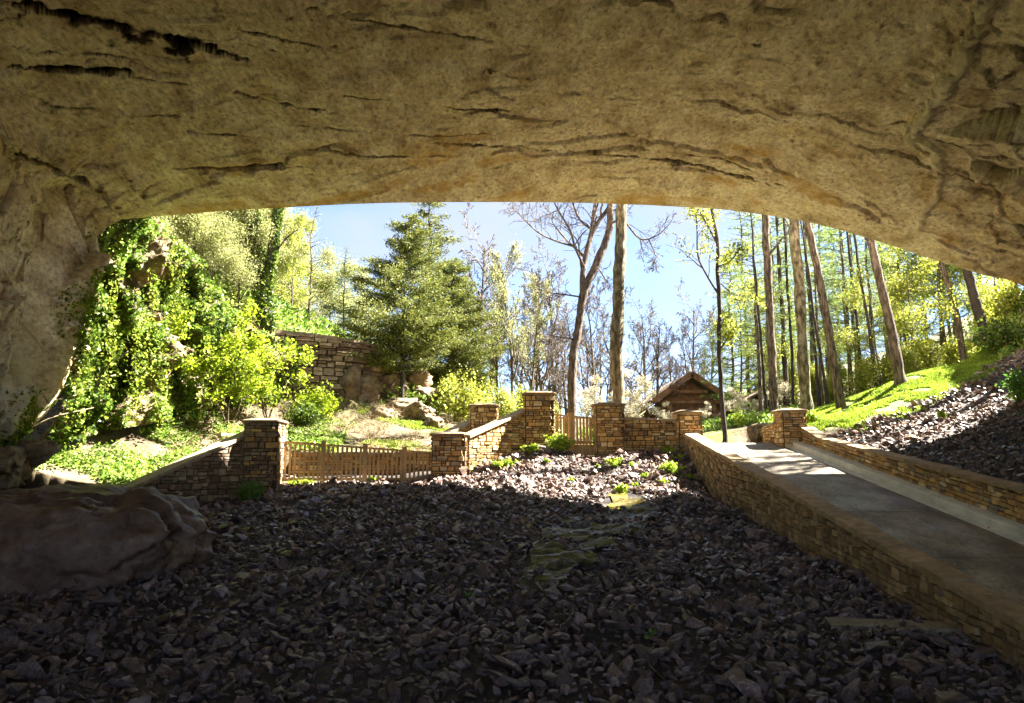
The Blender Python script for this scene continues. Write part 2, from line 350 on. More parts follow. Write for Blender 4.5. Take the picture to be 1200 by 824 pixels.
ga = inpoly(GX+nb*1.3, GY+nb2*1.6, GRASSP)*(.45+.45*sstep(-.3, .1, nb2))
ga = np.maximum(ga, (~inpoly(GX, GY, POLY))*(GX < 4)*np.clip(.28+nb*.9, 0, .6)*(GY < 60))
ga = ga*np.where((GX > -8) & (GX < 3) & (GY > 23.4) & (GY < 33), .35, 1)
ga = np.maximum(ga, ((GX > 4) & (GY > 23))*np.clip(.15+nb*.7, 0, .5))
at = ground.data.attributes.new('grass', 'FLOAT', 'POINT'); at.data.foreach_set('value', ga.ravel().astype(np.float32))
ra = (inpoly(GX, GY, POLY) | inpoly(GX, GY, RIPP))*.95
at = ground.data.attributes.new('rubble', 'FLOAT', 'POINT'); at.data.foreach_set('value', ra.ravel().astype(np.float32))

# ---------------------------------------------------------------- the cave: underside, lip and brow in one sheet
Lc = [(-13.4, 16.6, -1.6), P(-12, 535, 17.0), P(60, 478, 17.4), P(92, 400, 17.7), P(112, 315, 17.9), P(130, 264, 18.0), P(230, 250, 18.6), P(330, 243.5, 19.0), P(450, 238, 19.75), P(590, 237, 22),
      P(690, 238, 23.6), P(790, 242, 23.5), P(860, 247, 22.8), P(950, 261, 21.2), P(1020, 280, 20.3), P(1090, 303, 20), P(1150, 321, 19.9), P(1200, 336, 19.8), (16, 20.5, 3.7), (18.5, 20.5, 2.2), (20.5, 20, -2)]
Cc = [(-12.6, 9, -2.8), (-12, 9, -1), (-11.3, 9, 1), (-10.8, 9, 3), (-10.4, 9, 5), (-9.9, 9, 6.4), (-8.4, 9, 7.3), (-6.8, 9, 7.6), (-4.5, 9, 7.8), (-1.5, 9, 7.9), (1, 9, 7.9), (3, 9, 7.8), (4.5, 9, 7.6),
      (5.8, 9, 7.2), (7, 9, 6.6), (8.2, 9, 6.1), (9.5, 9, 5.5), (11, 9, 4.7), (13, 9, 3.4), (15, 9, 1.4), (16.5, 9, -2.8)]
Dc = [(x*.95, -3, z*.85 if z > 0 else z) for x, _, z in Cc]
Ec = [(x*.8, -12, z*.45 if z > 0 else z-.6) for x, _, z in Cc]
Fc = [(x*.7, -13, -3.6) for x, _, z in Cc]
def crm(pts, n):
    pts = np.array([tuple(p) for p in pts], float); m = len(pts); pp = np.vstack([2*pts[0]-pts[1], pts, 2*pts[-1]-pts[-2]])
    # arc-length-ish parameter from the lip so that the rows stay even
    t = np.linspace(0, m-1, n) if np.isscalar(n) else n
    i = np.clip(t.astype(int), 0, m-2); f = (t-i)[:, None]
    a, b, c, d = pp[i], pp[i+1], pp[i+2], pp[i+3]
    return .5*((2*b)+(-a+c)*f+(2*a-5*b+4*c-d)*f*f+(-a+3*b-3*c+d)*f**3)
NS = 820
Lp = np.array([tuple(p) for p in Lc]); cum = np.concatenate([[0], np.cumsum(np.linalg.norm(np.diff(Lp, axis=0), axis=1))])
tpar = np.interp(np.linspace(0, cum[-1], NS), cum, np.arange(len(Lc)))
Ls, Cs, Ds, Es, Fs = [crm(k, tpar) for k in (Lc, Cc, Dc, Ec, Fc)]
rows = []; rid = []
for off in ((0, -16, 6), (0, -9, 4.6), (0, -5, 3.1), (0, -2.6, 1.8), (0, -1.2, 1.0), (0, -.5, .5), (0, -.15, .2), (0, -.02, .06)):
    rows.append(Ls+np.array(off)); rid.append(0)
NR = 400
for k in range(NR):
    f = k/(NR-1); w = f**1.05
    rows.append(Ls*(1-w)+Cs*w+np.array((0, 0, 1))*(math.sin(math.pi*w)*.25)); rid.append(1)
for k in range(1, 14): f = k/13; rows.append(Cs*(1-f)+Ds*f); rid.append(2)
for k in range(1, 7): rows.append(Ds*(1-k/6)+np.array([(x*.92, -9.5, z*1.15 if z > 0 else z) for x, _, z in Ds])*(k/6)); rid.append(2)  # rear end left open, shaped to let sky light fill the cave
G = np.array(rows); rid = np.array(rid)
du = np.gradient(G, axis=1); dv = np.gradient(G, axis=0); Nn = np.cross(du, dv); Nn /= np.linalg.norm(Nn, axis=2)[..., None]+1e-9
# make normals point into the cave / down
ctr = np.array((0, 10, 1.5)); flip = ((ctr-G)*Nn).sum(2) < 0; 
Nn[flip & (rid[:, None] > 0)] *= -1
V0 = G.reshape(-1, 3); NV = Nn.reshape(-1, 3)
nr = len(rows)
I, J = np.meshgrid(np.arange(NS-1), np.arange(nr-1)); q = (J*NS+I).ravel(); QF = np.stack([q, q+1, q+NS+1, q+NS], 1)
bvh = BVHTree.FromPolygons([Vector(v) for v in V0], [tuple(int(a) for a in f) for f in QF])
def onceil(px, py):
    d = Vector(ray(px, py)).normalized(); h = bvh.ray_cast(Vector((0, 0, 0)), d)
    return np.array(h[0]) if h[0] is not None else None
# cracks: pixel polylines (laid on the ceiling in 3D), half width m, depth m, strength of the dark colour
CR = [([(0, 12), (60, 18), (110, 32), (150, 42), (200, 52), (240, 62), (288, 72)], .26, .35, 1), ([(140, 40), (160, 52), (172, 66)], .55, .3, 1.3), ([(188, 46), (208, 58), (219, 76)], .5, .3, 1.3),
      ([(0, 82), (60, 84), (115, 87), (150, 90)], .2, .25, .8), ([(150, 93), (200, 101), (245, 108)], .06, .12, .6), ([(275, 40), (320, 45), (390, 53)], .09, .22, .7), ([(255, 51), (300, 57), (345, 65)], .05, .12, .5),
      ([(275, 113), (310, 119), (345, 124), (385, 128)], .09, .25, .7), ([(355, 8), (400, 20), (450, 29), (520, 40), (590, 50)], .07, .22, .7), ([(590, 50), (640, 58)], .04, .08, .3),
      ([(515, 122), (545, 126), (570, 128), (597, 131)], .1, .28, .8), ([(400, 111), (430, 114), (470, 116)], .06, .12, .4), ([(690, 156), (730, 158), (745, 160)], .06, .14, .5),
      ([(660, 174), (700, 178), (750, 182), (800, 190), (850, 203), (900, 213), (925, 216)], .16, .42, .5), ([(740, 172), (790, 178), (840, 186), (880, 200), (905, 210)], .10, .3, .5),
      ([(505, 165), (560, 172), (610, 174), (650, 176)], .12, .25, .45), ([(200, 195), (260, 196), (310, 193), (350, 192)], .13, .28, .5), ([(380, 172), (430, 180), (500, 182), (520, 180)], .08, .15, .4),
      ([(40, 125), (90, 128), (140, 133)], .05, .1, .5), ([(160, 135), (190, 137), (225, 138)], .07, .12, .45), ([(20, 60), (70, 66), (130, 72), (165, 78)], .05, .12, .5),
      ([(450, 155), (520, 158), (600, 157)], .04, .1, .3), ([(780, 190), (810, 196), (830, 205)], .07, .2, .4), ([(640, 225), (700, 229), (760, 230)], .04, .08, .3),
      ([(1080, 163), (1120, 166), (1140, 171)], .05, .15, .4), ([(1045, 146), (1070, 140)], .04, .12, .3), ([(0, 165), (40, 180), (90, 205), (140, 240)], .15, .3, .2), ([(885, 50), (889, 53)], .08, .2, .6),
      ([(350, 147), (400, 152), (450, 156)], .05, .1, .3), ([(220, 155), (290, 158)], .05, .12, .4)]
RG = [([(1165, -20), (1150, 20), (1130, 60), (1105, 105), (1080, 140), (1070, 158)], .2, -.16), ([(1070, 158), (1098, 178), (1102, 200), (1100, 225), (1082, 250), (1075, 268)], .14, -.1)]
act = (rid[:, None]*np.ones(NS)).ravel() == 1
ai = np.where(act)[0]; A = V0[ai]
def segdist(poly3):
    best = np.full(len(A), 9e9); side = np.zeros(len(A)); tt = np.zeros(len(A)); n = len(poly3)-1
    for k in range(n):
        a, b = poly3[k], poly3[k+1]; ab = b-a; t = np.clip(((A-a)@ab)/(ab@ab), 0, 1)
        d = np.linalg.norm(A-(a+t[:, None]*ab), axis=1); m = d < best; best[m] = d[m]; tt[m] = (k+t[m])/n
    return best, tt
disp = np.zeros(len(V0)); stain_and_dark = np.zeros(len(V0)); ochre = np.zeros(len(V0)); pale = np.zeros(len(V0))
wob = fbm(A*np.array((3, 3, 3)), 3); wob2 = fbm(A*9+5, 4)
for poly, w, dep, st in CR:
    p3 = [onceil(*p) for p in poly]; p3 = [p for p in p3 if p is not None]
    if len(p3) < 2: continue
    d, tt = segdist(p3); prof = np.sin(math.pi*np.clip(tt, .02, .98))**.8*(.75+.5*np.clip(wob2*2, -1, 1)); w = w*.62
    dd = d+wob*w*1.5+wob2*w*1.3; ww = w*prof
    m = sstep(1.0, .45, dd/ww)
    disp[ai] = np.minimum(disp[ai], -dep*1.3*m); stain_and_dark[ai] = np.maximum(stain_and_dark[ai], (.35+st)*sstep(2.0, .6, dd/ww)*.9)  # darkens each crack and a margin around it, drip stains included
for poly, w, dep in RG:
    p3 = [onceil(*p) for p in poly]; p3 = [p for p in p3 if p is not None]
    d, tt = segdist(p3); m = sstep(1.0, .3, (d+wob*w*.5+wob2*w*.7)/w); disp[ai] -= dep*m; pale[ai] = np.maximum(pale[ai], m*.5)
# broad relief, bedding and blocky side walls
xx, yy, zz = V0[:, 0], V0[:, 1], V0[:, 2]
pxy = np.stack(px_of(V0.T), -1)
right = sstep(0, 1.6, xx-(5.0+(yy-9)*.62+fbm(V0*.8, 2)*.8)) if True else 0     # beyond the crease the rock breaks up
left = sstep(-8.2, -10.2, xx+fbm(V0*.7, 2)*1.0)
lipf = np.minimum(1, np.repeat(np.concatenate([np.zeros(8), np.arange(nr-8)/14.]), NS))
br = fbm(V0*.3, 3)*.55+fbm(V0*np.array((.5, 1.3, 1.2)), 3)*.07+facets(V0*np.array((.35, .9, .6))+77)*.05
ter = yy*1.15-xx*.06+fbm(V0*np.array((.18, .3, .3))+31, 3)*3.2+fbm(V0*np.array((1.5, 1.5, 1.5))+3, 4)*.55; tf = np.floor(ter); terr = ((ter-tf)**2-.35)*sstep(-.2, .35, fbm(V0*np.array((.4, .9, .9))+12, 3))*_val[(tf.astype(int)*37) & 1023]
fine = fbm(V0*np.array((5.5, 3, 5)), 4)*.05+np.maximum(0, fbm(V0*np.array((7, 4, 7))+9, 3)-.1)*.12
fac = facets(V0*np.array((.6, .6, .45)))*.4+facets(V0*1.5+9)*.13+facets(V0*4.1+3)*.03
d0 = (br*.34+terr*.24+fine*.8)*(1-.6*left)*(1-.35*right)+fac*1.25*np.maximum(left, right*.75)
disp += d0*(.12+.88*lipf)
V1 = V0+NV*disp[:, None]
lowl = sstep(2.5, .5, zz)*(xx < 0)
pale = np.maximum(pale, left*sstep(3.8, 1.0, zz)*np.clip(fbm(V0*1.1, 4)*2.2+.1, 0, .8))
ochre = np.clip(fbm(V0*np.array((.5, 1.2, 1))+50, 4)*2-.35, 0, .55)*sstep(12, 20, yy)
stain_and_dark = np.maximum(stain_and_dark, np.clip(fbm(V0*np.array((.8, 2.6, 2))+80, 5)*2.2-.75, 0, .5))
seam = sstep(.93, .99, ter-tf)*sstep(.0, .25, fbm(V0*np.array((.5, 1, 1))+12, 4))*sstep(-.1, .2, _val[(tf.astype(int)*37) & 1023]); stain_and_dark = np.maximum(stain_and_dark, seam*.75)  # thin dark lines along the bedding step edges
def add_attr(me, n, v):
    a = me.attributes.new(n, 'FLOAT', 'POINT'); a.data.foreach_set('value', v.astype(np.float32))
mb = MB(); mb.add(V1, QF)
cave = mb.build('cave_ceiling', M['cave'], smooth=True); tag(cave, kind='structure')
add_attr(cave.data, 'stain_and_dark', stain_and_dark); add_attr(cave.data, 'ochre', ochre); add_attr(cave.data, 'pale', pale)

# ---------------------------------------------------------------- masonry
TONES = [(.54, .36, .15), (.46, .29, .12), (.58, .42, .2), (.36, .22, .10), (.5, .31, .13), (.62, .48, .26), (.42, .28, .14), (.56, .33, .12), (.26, .17, .09), (.34, .28, .2), (.64, .52, .32)]
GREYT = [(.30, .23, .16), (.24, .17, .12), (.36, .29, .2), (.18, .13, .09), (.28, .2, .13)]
class Path:
    def __init__(s, pts, zb, zt):
        s.p = np.array([tuple(map(float, q[:2])) for q in pts]); d = np.diff(s.p, axis=0); s.l = np.linalg.norm(d, axis=1)
        s.u = np.concatenate([[0], np.cumsum(s.l)]); s.zb = zb; s.zt = zt; s.d = d/s.l[:, None]
    def at(s, u, off):
        u = min(max(u, 0), s.u[-1]); i = min(np.searchsorted(s.u, u, 'right')-1, len(s.l)-1)
        p = s.p[i]+s.d[i]*(u-s.u[i]); n = np.array((s.d[i][1], -s.d[i][0])); return p+n*off
    def b(s, u): return np.interp(u, s.u, s.zb)
    def t(s, u): return np.interp(u, s.u, s.zt)
def masonry(t, pts, zb, zt, thick, seed, sh=(.06, .19), sw=(.12, .36), follow=False, sides=(1, -1), tones=TONES, prot=.03, name='stonework', extra=.0, core=True, stones=True):
    rs = np.random.RandomState(seed); pa = Path(pts, zb, zt); U = pa.u[-1]; mb = MB(); mort = (.085, .06, .04)
    if core:
        us = np.unique(np.concatenate([np.linspace(0, U, max(2, int(U/.6)+1)), pa.u])); v = []
        for u in us:
            for off in (-1, 1):
                q = pa.at(u, off*(thick/2-.02)); v += [(q[0], q[1], pa.b(u)-.35), (q[0], q[1], pa.t(u))]
        f = []
        for i in range(len(us)-1):
            a = i*4; b = a+4; f += [(a, a+1, b+1, b), (a+3, a+2, b+2, b+3), (a+1, a+3, b+3, b+1)]
        n = (len(us)-1)*4; f += [(0, 2, 3, 1), (n, n+1, n+3, n+2)]
        mb.add(v, f, mort)
    for sd in (sides if stones else ()):
        lo = 0 if follow else min(zb)-.1; hi = max(np.array(zt)-np.array(zb)) if follow else max(zt)
        v = lo-.12
        while v < hi:
            h = rs.uniform(*sh); u = -rs.uniform(0, .1)
            while u < U:
                w = rs.uniform(*sw); cells = [(u, u+w, v, v+h)]
                if rs.rand() < .45 and h > .11: k = rs.uniform(.35, .65); cells = [(u, u+w, v, v+h*k), (u, u+w, v+h*k, v+h)]
                elif rs.rand() < .15: cells = [(u, u+w, v, v+h*1.0)]
                for a, b, c, d in cells:
                    g = .007; a = max(a, 0)+g; b = min(b, U)-g
                    if b-a < .03: continue
                    pr = thick/2+rs.uniform(.2, 1)*prot; back = thick/2-.035; quad = []; ok = True; ds = []
                    for uu, vv in ((a, c+g), (b, c+g), (b, d-g), (a, d-g)):
                        z = pa.b(uu)+vv if follow else vv
                        z = min(max(z, pa.b(uu)-.3), pa.t(uu)); ds.append((uu, z))
                    if (ds[3][1]-ds[0][1])+(ds[2][1]-ds[1][1]) < .03: continue
                    js = rs.uniform(-.02, .02, (4, 2)); cu = (a+b)/2; cz = sum(q[1] for q in ds)/4
                    bk = [(*pa.at(uu, sd*back), z) for uu, z in ds]
                    fr = []
                    for (uu, z), j in zip(ds, js):
                        u2 = uu+(cu-uu)*.10+j[0]; z2 = z+(cz-z)*.14+j[1]*.6; fr.append((*pa.at(min(max(u2, a), b), sd*(pr+rs.uniform(-.006, .006))), min(z2, pa.t(uu))))
                    tn = np.array(tones[rs.randint(len(tones))])*rs.uniform(.75, 1.2)
                    mb.add(bk+fr, [(4, 5, 6, 7), (0, 1, 5, 4), (1, 2, 6, 5), (2, 3, 7, 6), (3, 0, 4, 7)] if sd > 0 else [(7, 6, 5, 4), (4, 5, 1, 0), (5, 6, 2, 1), (6, 7, 3, 2), (7, 4, 0, 3)], tn)
                u += w
            v += h
    return mb.build(name, M['stone'], t), pa
def capping(t, pa, width, th=.07, seed=1, sw=(.5, .9), tone=(1, 1, 1)):
    rs = np.random.RandomState(seed); mb = MB(); u = 0; U = pa.u[-1]
    while u < U-.02:
        w = min(rs.uniform(*sw), U-u); a, b = u+.009, min(u+w, U)-.009; n = 3; tn = np.array(tone)*rs.uniform(.8, 1.15); j = rs.uniform(-.01, .01, 3)
        v = []
        for k in range(n+1):
            uu = a+(b-a)*k/n
            for off, dz in ((-1, 0), (1, 0), (.96, 1), (-.96, 1)):
                q = pa.at(uu, off*(width/2+j[0])); v.append((q[0], q[1], pa.t(uu)+dz*(th+j[1])+(.002 if dz == 0 else 0)))
        f = []
        for k in range(n):
            i = k*4; f += [(i, i+1, i+5, i+4), (i+1, i+2, i+6, i+5), (i+2, i+3, i+7, i+6), (i+3, i, i+4, i+7)]
        f += [(0, 3, 2, 1), (n*4, n*4+1, n*4+2, n*4+3)]
        mb.add(v, f, tn); u += w
    return mb.build('cap', M['cap'], t)
def pillar(label, x, y, zb, zt, w, rz=0, seed=1, d=None, group=None, tones=TONES, capth=.08, over=.09):
    """square pillar of ledge stone; its cap spreads past the shaft"""
    d = d or w
    t = thing('stone_pillar', label, 'pillar', (x, y, zb)); c, s = math.cos(rz), math.sin(rz)
    cs = [(x+c*a*w/2-s*b*d/2, y+s*a*w/2+c*b*d/2) for a, b in ((-1, -1), (1, -1), (1, 1), (-1, 1), (-1, -1))]
    zs = zt-capth
    masonry(t, cs, [zb]*5, [zs]*5, .07, seed, sides=(1,), tones=tones, name='shaft', sw=(.1, .32), sh=(.06, .18))
    mb = MB(); rs = np.random.RandomState(seed+50); n = 28; v = []; W = w/2+over+.03; D = d/2+over+.03
    for k, (sc, zz_) in enumerate(((.94, 0), (1, .02), (1.0, capth*.75), (.93, capth), (.5, capth+.05), (0.02, capth+.06))):
        for i in range(n):
            a = 2*math.pi*i/n; ca, sa = math.cos(a), math.sin(a); e = (abs(ca)**5+abs(sa)**5)**(-.2)
            X, Y = ca*e*W*sc, sa*e*D*sc; j = rs.uniform(-.008, .008)
            v.append((x+c*X-s*Y+j, y+s*X+c*Y+j, zs+.003+zz_))
    f = []
    for k in range(5):
        for i in range(n): f.append((k*n+i, k*n+(i+1) % n, (k+1)*n+(i+1) % n, (k+1)*n+i))
    mb.add(v, f, (.68, .62, .52)); mb.add(v[:n], [tuple(range(n-1, -1, -1))], (.8, .8, .8)); mb.build('cap', M['cap'], t)
    return t
def PX(px, Y, z=0): # x of a column at depth Y
    dep = Y*CT+z*ST; return (px-600)/F*dep
def ZP(py, Y): return float(P(600, py, Y)[2])
# pillars: measured from the photo
P1x, P1y = PX(310, 20.5), 20.5
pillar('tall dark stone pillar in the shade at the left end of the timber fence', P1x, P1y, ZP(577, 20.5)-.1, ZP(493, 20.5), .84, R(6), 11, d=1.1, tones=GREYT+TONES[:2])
P2x, P2y = PX(527, 22.1), 22.1
pillar('low broad stone pillar at the foot of the sloping stair wall', P2x, P2y, ZP(561, 22)-.1, ZP(508, 22), .93, 0, 12)
P3x, P3y = PX(632, 24.0), 24.0
pillar('tallest stone pillar, at the head of the stair wall left of the footbridge', P3x, P3y, ZP(528, 24)-.2, ZP(461, 24), .88, 0, 13)
P4x, P4y = PX(567, 26.4), 26.4
pillar('stone pillar standing behind the stair wall, at the top of the rear stair wall', P4x, P4y, ZP(525, 26.4)-.3, ZP(475, 26.4), .88, 0, 14)
P5x, P5y = PX(714, 23.9), 23.9
pillar('stone pillar at the right end of the footbridge railing, under the big straight trunk', P5x, P5y, ZP(533, 23.9)-.2, ZP(474, 23.9), .84, 0, 15)
P6x, P6y = PX(807, 23.3), 23.3
pillar('corner stone pillar where the garden wall meets the ramp parapet', P6x, P6y, ZP(532, 23.3)-.2, ZP(483, 23.3), .68, 0, 16, d=.8)
P7x, P7y = PX(928, 22.3), 22.3
pillar('squat stone pillar at the top right end of the concrete ramp', P7x, P7y, .35, ZP(481, 22.3), .66, 0, 17, d=.75)
P8x, P8y = PX(896, 25.6), 25.6
pillar('smallest stone pillar, beyond the ramp head beside a white rock', P8x, P8y, .4, ZP(498, 25.6), .5, 0, 18)
# walls
t = thing('stone_wall', 'shaded stair wall sloping down left from the tall dark pillar', 'wall', (*P(215, 580, 19)[:2], -1))
w0, w1 = P(146, 575, 17.5), (P1x-.36, P1y-.15)
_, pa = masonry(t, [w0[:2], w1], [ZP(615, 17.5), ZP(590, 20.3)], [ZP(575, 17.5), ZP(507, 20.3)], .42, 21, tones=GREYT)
capping(t, pa, .56, .08, 2)
t = thing('stone_wall', 'short rounded sunlit wall top just behind the shaded stair wall', 'wall', (PX(243, 22.4), 22.4, 0))
_, pa = masonry(t, [(PX(218, 22), 21.7), (PX(228, 22.4), 22.3), (PX(246, 22.7), 22.6), (PX(268, 22.4), 22.3)], [-.3]*4, [ZP(516, 22)]*2+[ZP(511, 22.4)]*2, .45, 22)
capping(t, pa, .6, .08, 3)
t = thing('stone_wall', 'low golden stone wall running behind the timber fence', 'wall', (-4.5, 23.2, -.6))
_, pa = masonry(t, [(P1x+.1, 22.75), (-1.8, 23.5)], [-.75, -.65], [ZP(532, 22.8), ZP(531.5, 23.4)], .34, 23, sw=(.15, .45), sh=(.08, .16))
capping(t, pa, .42, .05, 4)
t = thing('stone_wall', 'sunlit stair wall climbing from the low broad pillar to the tallest pillar', 'wall', (-.4, 23, -.4))
_, pa = masonry(t, [(P2x+.42, P2y+.2), (P3x-.42, P3y-.05)], [-.7, -.1], [ZP(514, 22.3), ZP(481, 23.9)], .4, 24, sw=(.1, .32), sh=(.06, .17))
capping(t, pa, .54, .08, 5, tone=(1.15, 1.1, 1.05))
t = thing('stone_wall', 'rear stair wall sloping up to the pillar behind the stair', 'wall', (-1.9, 25.5, 0))
_, pa = masonry(t, [(PX(478, 24.3), 24.3), (P4x-.4, P4y)], [-.3, .2], [ZP(530, 24.3), ZP(494, 26.2)], .4, 25)
capping(t, pa, .54, .08, 6)
t = thing('stone_wall', 'level garden wall between the footbridge pillar and the corner pillar', 'wall', (4.2, 23.6, 0))
_, pa = masonry(t, [(P5x+.38, P5y+.1), (P6x-.3, P6y+.1)], [.0, .0], [ZP(491, 23.8), ZP(494, 23.3)], .36, 26, sw=(.1, .32), sh=(.06, .17))
capping(t, pa, .5, .07, 7)
ys = [22.95, 21, 19, 17, 15, 13, 11, 9, 7, 5]
bz = np.minimum([hz(Xl(y)-.3, y) for y in ys], [capL(y)-.4 for y in ys])
t = thing('stone_wall', 'long stone parapet on the left side of the concrete ramp', 'wall', (Xl(14), 14, -1.5))
_, pa = masonry(t, [(Xl(y), y) for y in ys], list(bz-.15), [capL(y)-.08 for y in ys], .34, 27, follow=True, sw=(.09, .27), sh=(.07, .2), prot=.05, tones=[(.36, .26, .15), (.30, .20, .11), (.42, .31, .18), (.26, .18, .1)])
capping(t, pa, .42, .09, 8, sw=(.45, .8), tone=(.98, .93, .86))
ys = [22.0, 20.8, 19, 17, 15, 13, 11, 9, 7, 5]
t = thing('stone_wall', 'low stone wall on the right side of the ramp below the rock slope', 'wall', (Xk(14)+.47, 14, -.5))
_, pa = masonry(t, [(Xk(y)+.46, y) for y in ys], [float(rampz(y)) for y in ys], [float(capR(y))-.07+(.16 if y == 22.0 else 0) for y in ys], .3, 28, follow=True, sw=(.12, .3), sh=(.08, .16), prot=.04)
capping(t, pa, .42, .07, 9, tone=(.85, .78, .7))
t = thing('stone_wall', 'short curved wall between the ramp head pillar and the smallest pillar', 'wall', (8, 24, .4))
_, pa = masonry(t, [(P7x-.15, P7y+.4), (P7x-.22, 23.6), (P8x+.2, P8y-.2)], [.35]*3, [ZP(497, 22.9), ZP(503, 23.6), ZP(513, 25.2)], .3, 29)
capping(t, pa, .4, .06, 10)
t = thing('stone_wall', 'dark low retaining wall beyond the corner pillar near the lodge', 'wall', (6.5, 28.5, .7))
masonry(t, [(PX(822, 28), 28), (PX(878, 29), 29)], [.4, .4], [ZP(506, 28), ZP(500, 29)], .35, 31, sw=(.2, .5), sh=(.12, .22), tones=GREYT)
t = thing('dry_stone_wall', 'old rough dry stone wall high on the left bank', 'wall', (*P(385, 450, 29)[:2], 3))
_, pa = masonry(t, [P(322, 400, 28.2)[:2], P(360, 400, 28.6)[:2], P(405, 400, 29.2)[:2], P(440, 400, 30.5)[:2]], [ZP(462, 28.2), ZP(462, 28.6), ZP(465, 29.2), ZP(462, 30.5)], [ZP(393, 28.2), ZP(397, 28.6), ZP(403, 29.2), ZP(412, 30.5)], 1.0, 32,
        sw=(.2, .8), sh=(.10, .36), prot=.22, tones=[(.26, .19, .12), (.2, .145, .095), (.32, .25, .17), (.16, .11, .075)])
capping(t, pa, 1.15, .14, 11, sw=(.5, 1.1), tone=(.75, .72, .66))
t = thing('dry_stone_wall', 'far low stone wall end seen behind the cedar trunk', 'wall', (*P(455, 440, 33)[:2], 4))
masonry(t, [P(438, 430, 33)[:2], P(482, 430, 34)[:2]], [ZP(448, 33)-.3]*2, [ZP(427, 33), ZP(431, 34)], .5, 33, sw=(.3, .7), sh=(.15, .3), tones=[(.3, .2, .13), (.24, .16, .1)])

# ---------------------------------------------------------------- ramp and kerb
ys = np.arange(23.2, 3, -.4)
mb = MB(); v = []
cols = (0, .25, .5, .75, 1)
for y in ys:
    x0, x1 = Xl(y)+.16, Xk(y)+.01
    for k in cols: v.append((x0+(x1-x0)*k, y, float(rampz(y))))
n = len(cols); f = [(i*n+k, i*n+k+1, (i+1)*n+k+1, (i+1)*n+k) for i in range(len(ys)-1) for k in range(n-1)]
mb.add(v, [q[::-1] for q in f]); 
ramp_o = tag(mb.build('ramp', M['concrete']), kind='structure')
mb = MB(); v = []
for y in ys:
    x = Xk(y); z = float(rampz(y)); v += [(x, y, z-.1), (x+.015, y, z+.13), (x+.04, y, z+.155), (x+.34, y, z+.165)]
f = [(i*4+k, (i+1)*4+k, (i+1)*4+k+1, i*4+k+1) for i in range(len(ys)-1) for k in range(3)]
mb.add(v, f); tag(mb.build('kerb', M['kerb']), kind='structure')
mb = MB(); v = []
for y in ys:
    x = Xk(y); z = float(rampz(y)); v += [(x-.2, y, z+.006), (x+.002, y, z+.016)]
f = [(i*2, (i+1)*2, (i+1)*2+1, i*2+1) for i in range(len(ys)-1)]
mb.add(v, f); tag(mb.build('gutter', M['kerb']), kind='structure')
rl = np.random.RandomState(12); mb = MB()
for y in np.arange(6.3, 23, 2.75):
    z = float(rampz(y))+.004; x0, x1 = Xl(y)+.16, Xk(y)-.19; w_ = .009
    mb.add([(x0, y-w_, z-.186*w_), (x1, y-w_, z-.186*w_), (x1, y+w_, z+.186*w_), (x0, y+w_, z+.186*w_)], [(0, 1, 2, 3)])
for k in range(7):
    x, y = rl.uniform(6, 8), rl.uniform(8, 21); p = []
    a = rl.uniform(0, 6.28)
    for j in range(12): p.append((x, y)); a += rl.normal()*.5; x += math.cos(a)*.14; y += math.sin(a)*.14
    p = [(min(max(a_, Xl(b_)+.2), Xk(b_)-.25), b_) for a_, b_ in p]
    for j in range(11):
        (a0, b0), (a1, b1) = p[j], p[j+1]; nx_, ny_ = -(b1-b0), (a1-a0); q = .004/(math.hypot(nx_, ny_)+1e-6)
        mb.add([(a0-nx_*q, b0-ny_*q, float(rampz(b0))+.005), (a1-nx_*q, b1-ny_*q, float(rampz(b1))+.005), (a1+nx_*q, b1+ny_*q, float(rampz(b1))+.005), (a0+nx_*q, b0+ny_*q, float(rampz(b0))+.005)], [(0, 1, 2, 3)])
tag(mb.build('ramp_surface_joints', surf('dark_joint', [(.3, (.03, .025, .02)), (.7, (.06, .05, .04))], bump=0)), kind='structure')
n = 900; y = rl.uniform(7, 27, n); x = Xl(y)+.2+(Xk(y)+.3-Xl(y)-.2)*rl.beta(.5, .45, n); z = np.where(y < 22.9, rampz(y), .56)+.02+np.where(x > Xk(y), .16, 0)
mb = MB(); leaves(mb, np.stack([x, y, z], 1), .055, rl, .6, flat=6, dirs=rl.normal(size=(n, 3))*np.array((1, 1, .12)))
tag(mb.build('leaf_litter', M['dry']), 'scattered dry brown leaves and bits lying on the concrete ramp', 'leaf litter', kind='stuff')
mb = MB(); mb.add([(5.3, 23.19, .552), (8.6, 23.19, .552), (8.9, 25.2, .56), (8.0, 28, .62), (5.6, 28, .62), (5.0, 25, .56)], [(0, 1, 2, 3, 4, 5)]); tag(mb.build('path', M['concrete']), kind='structure')

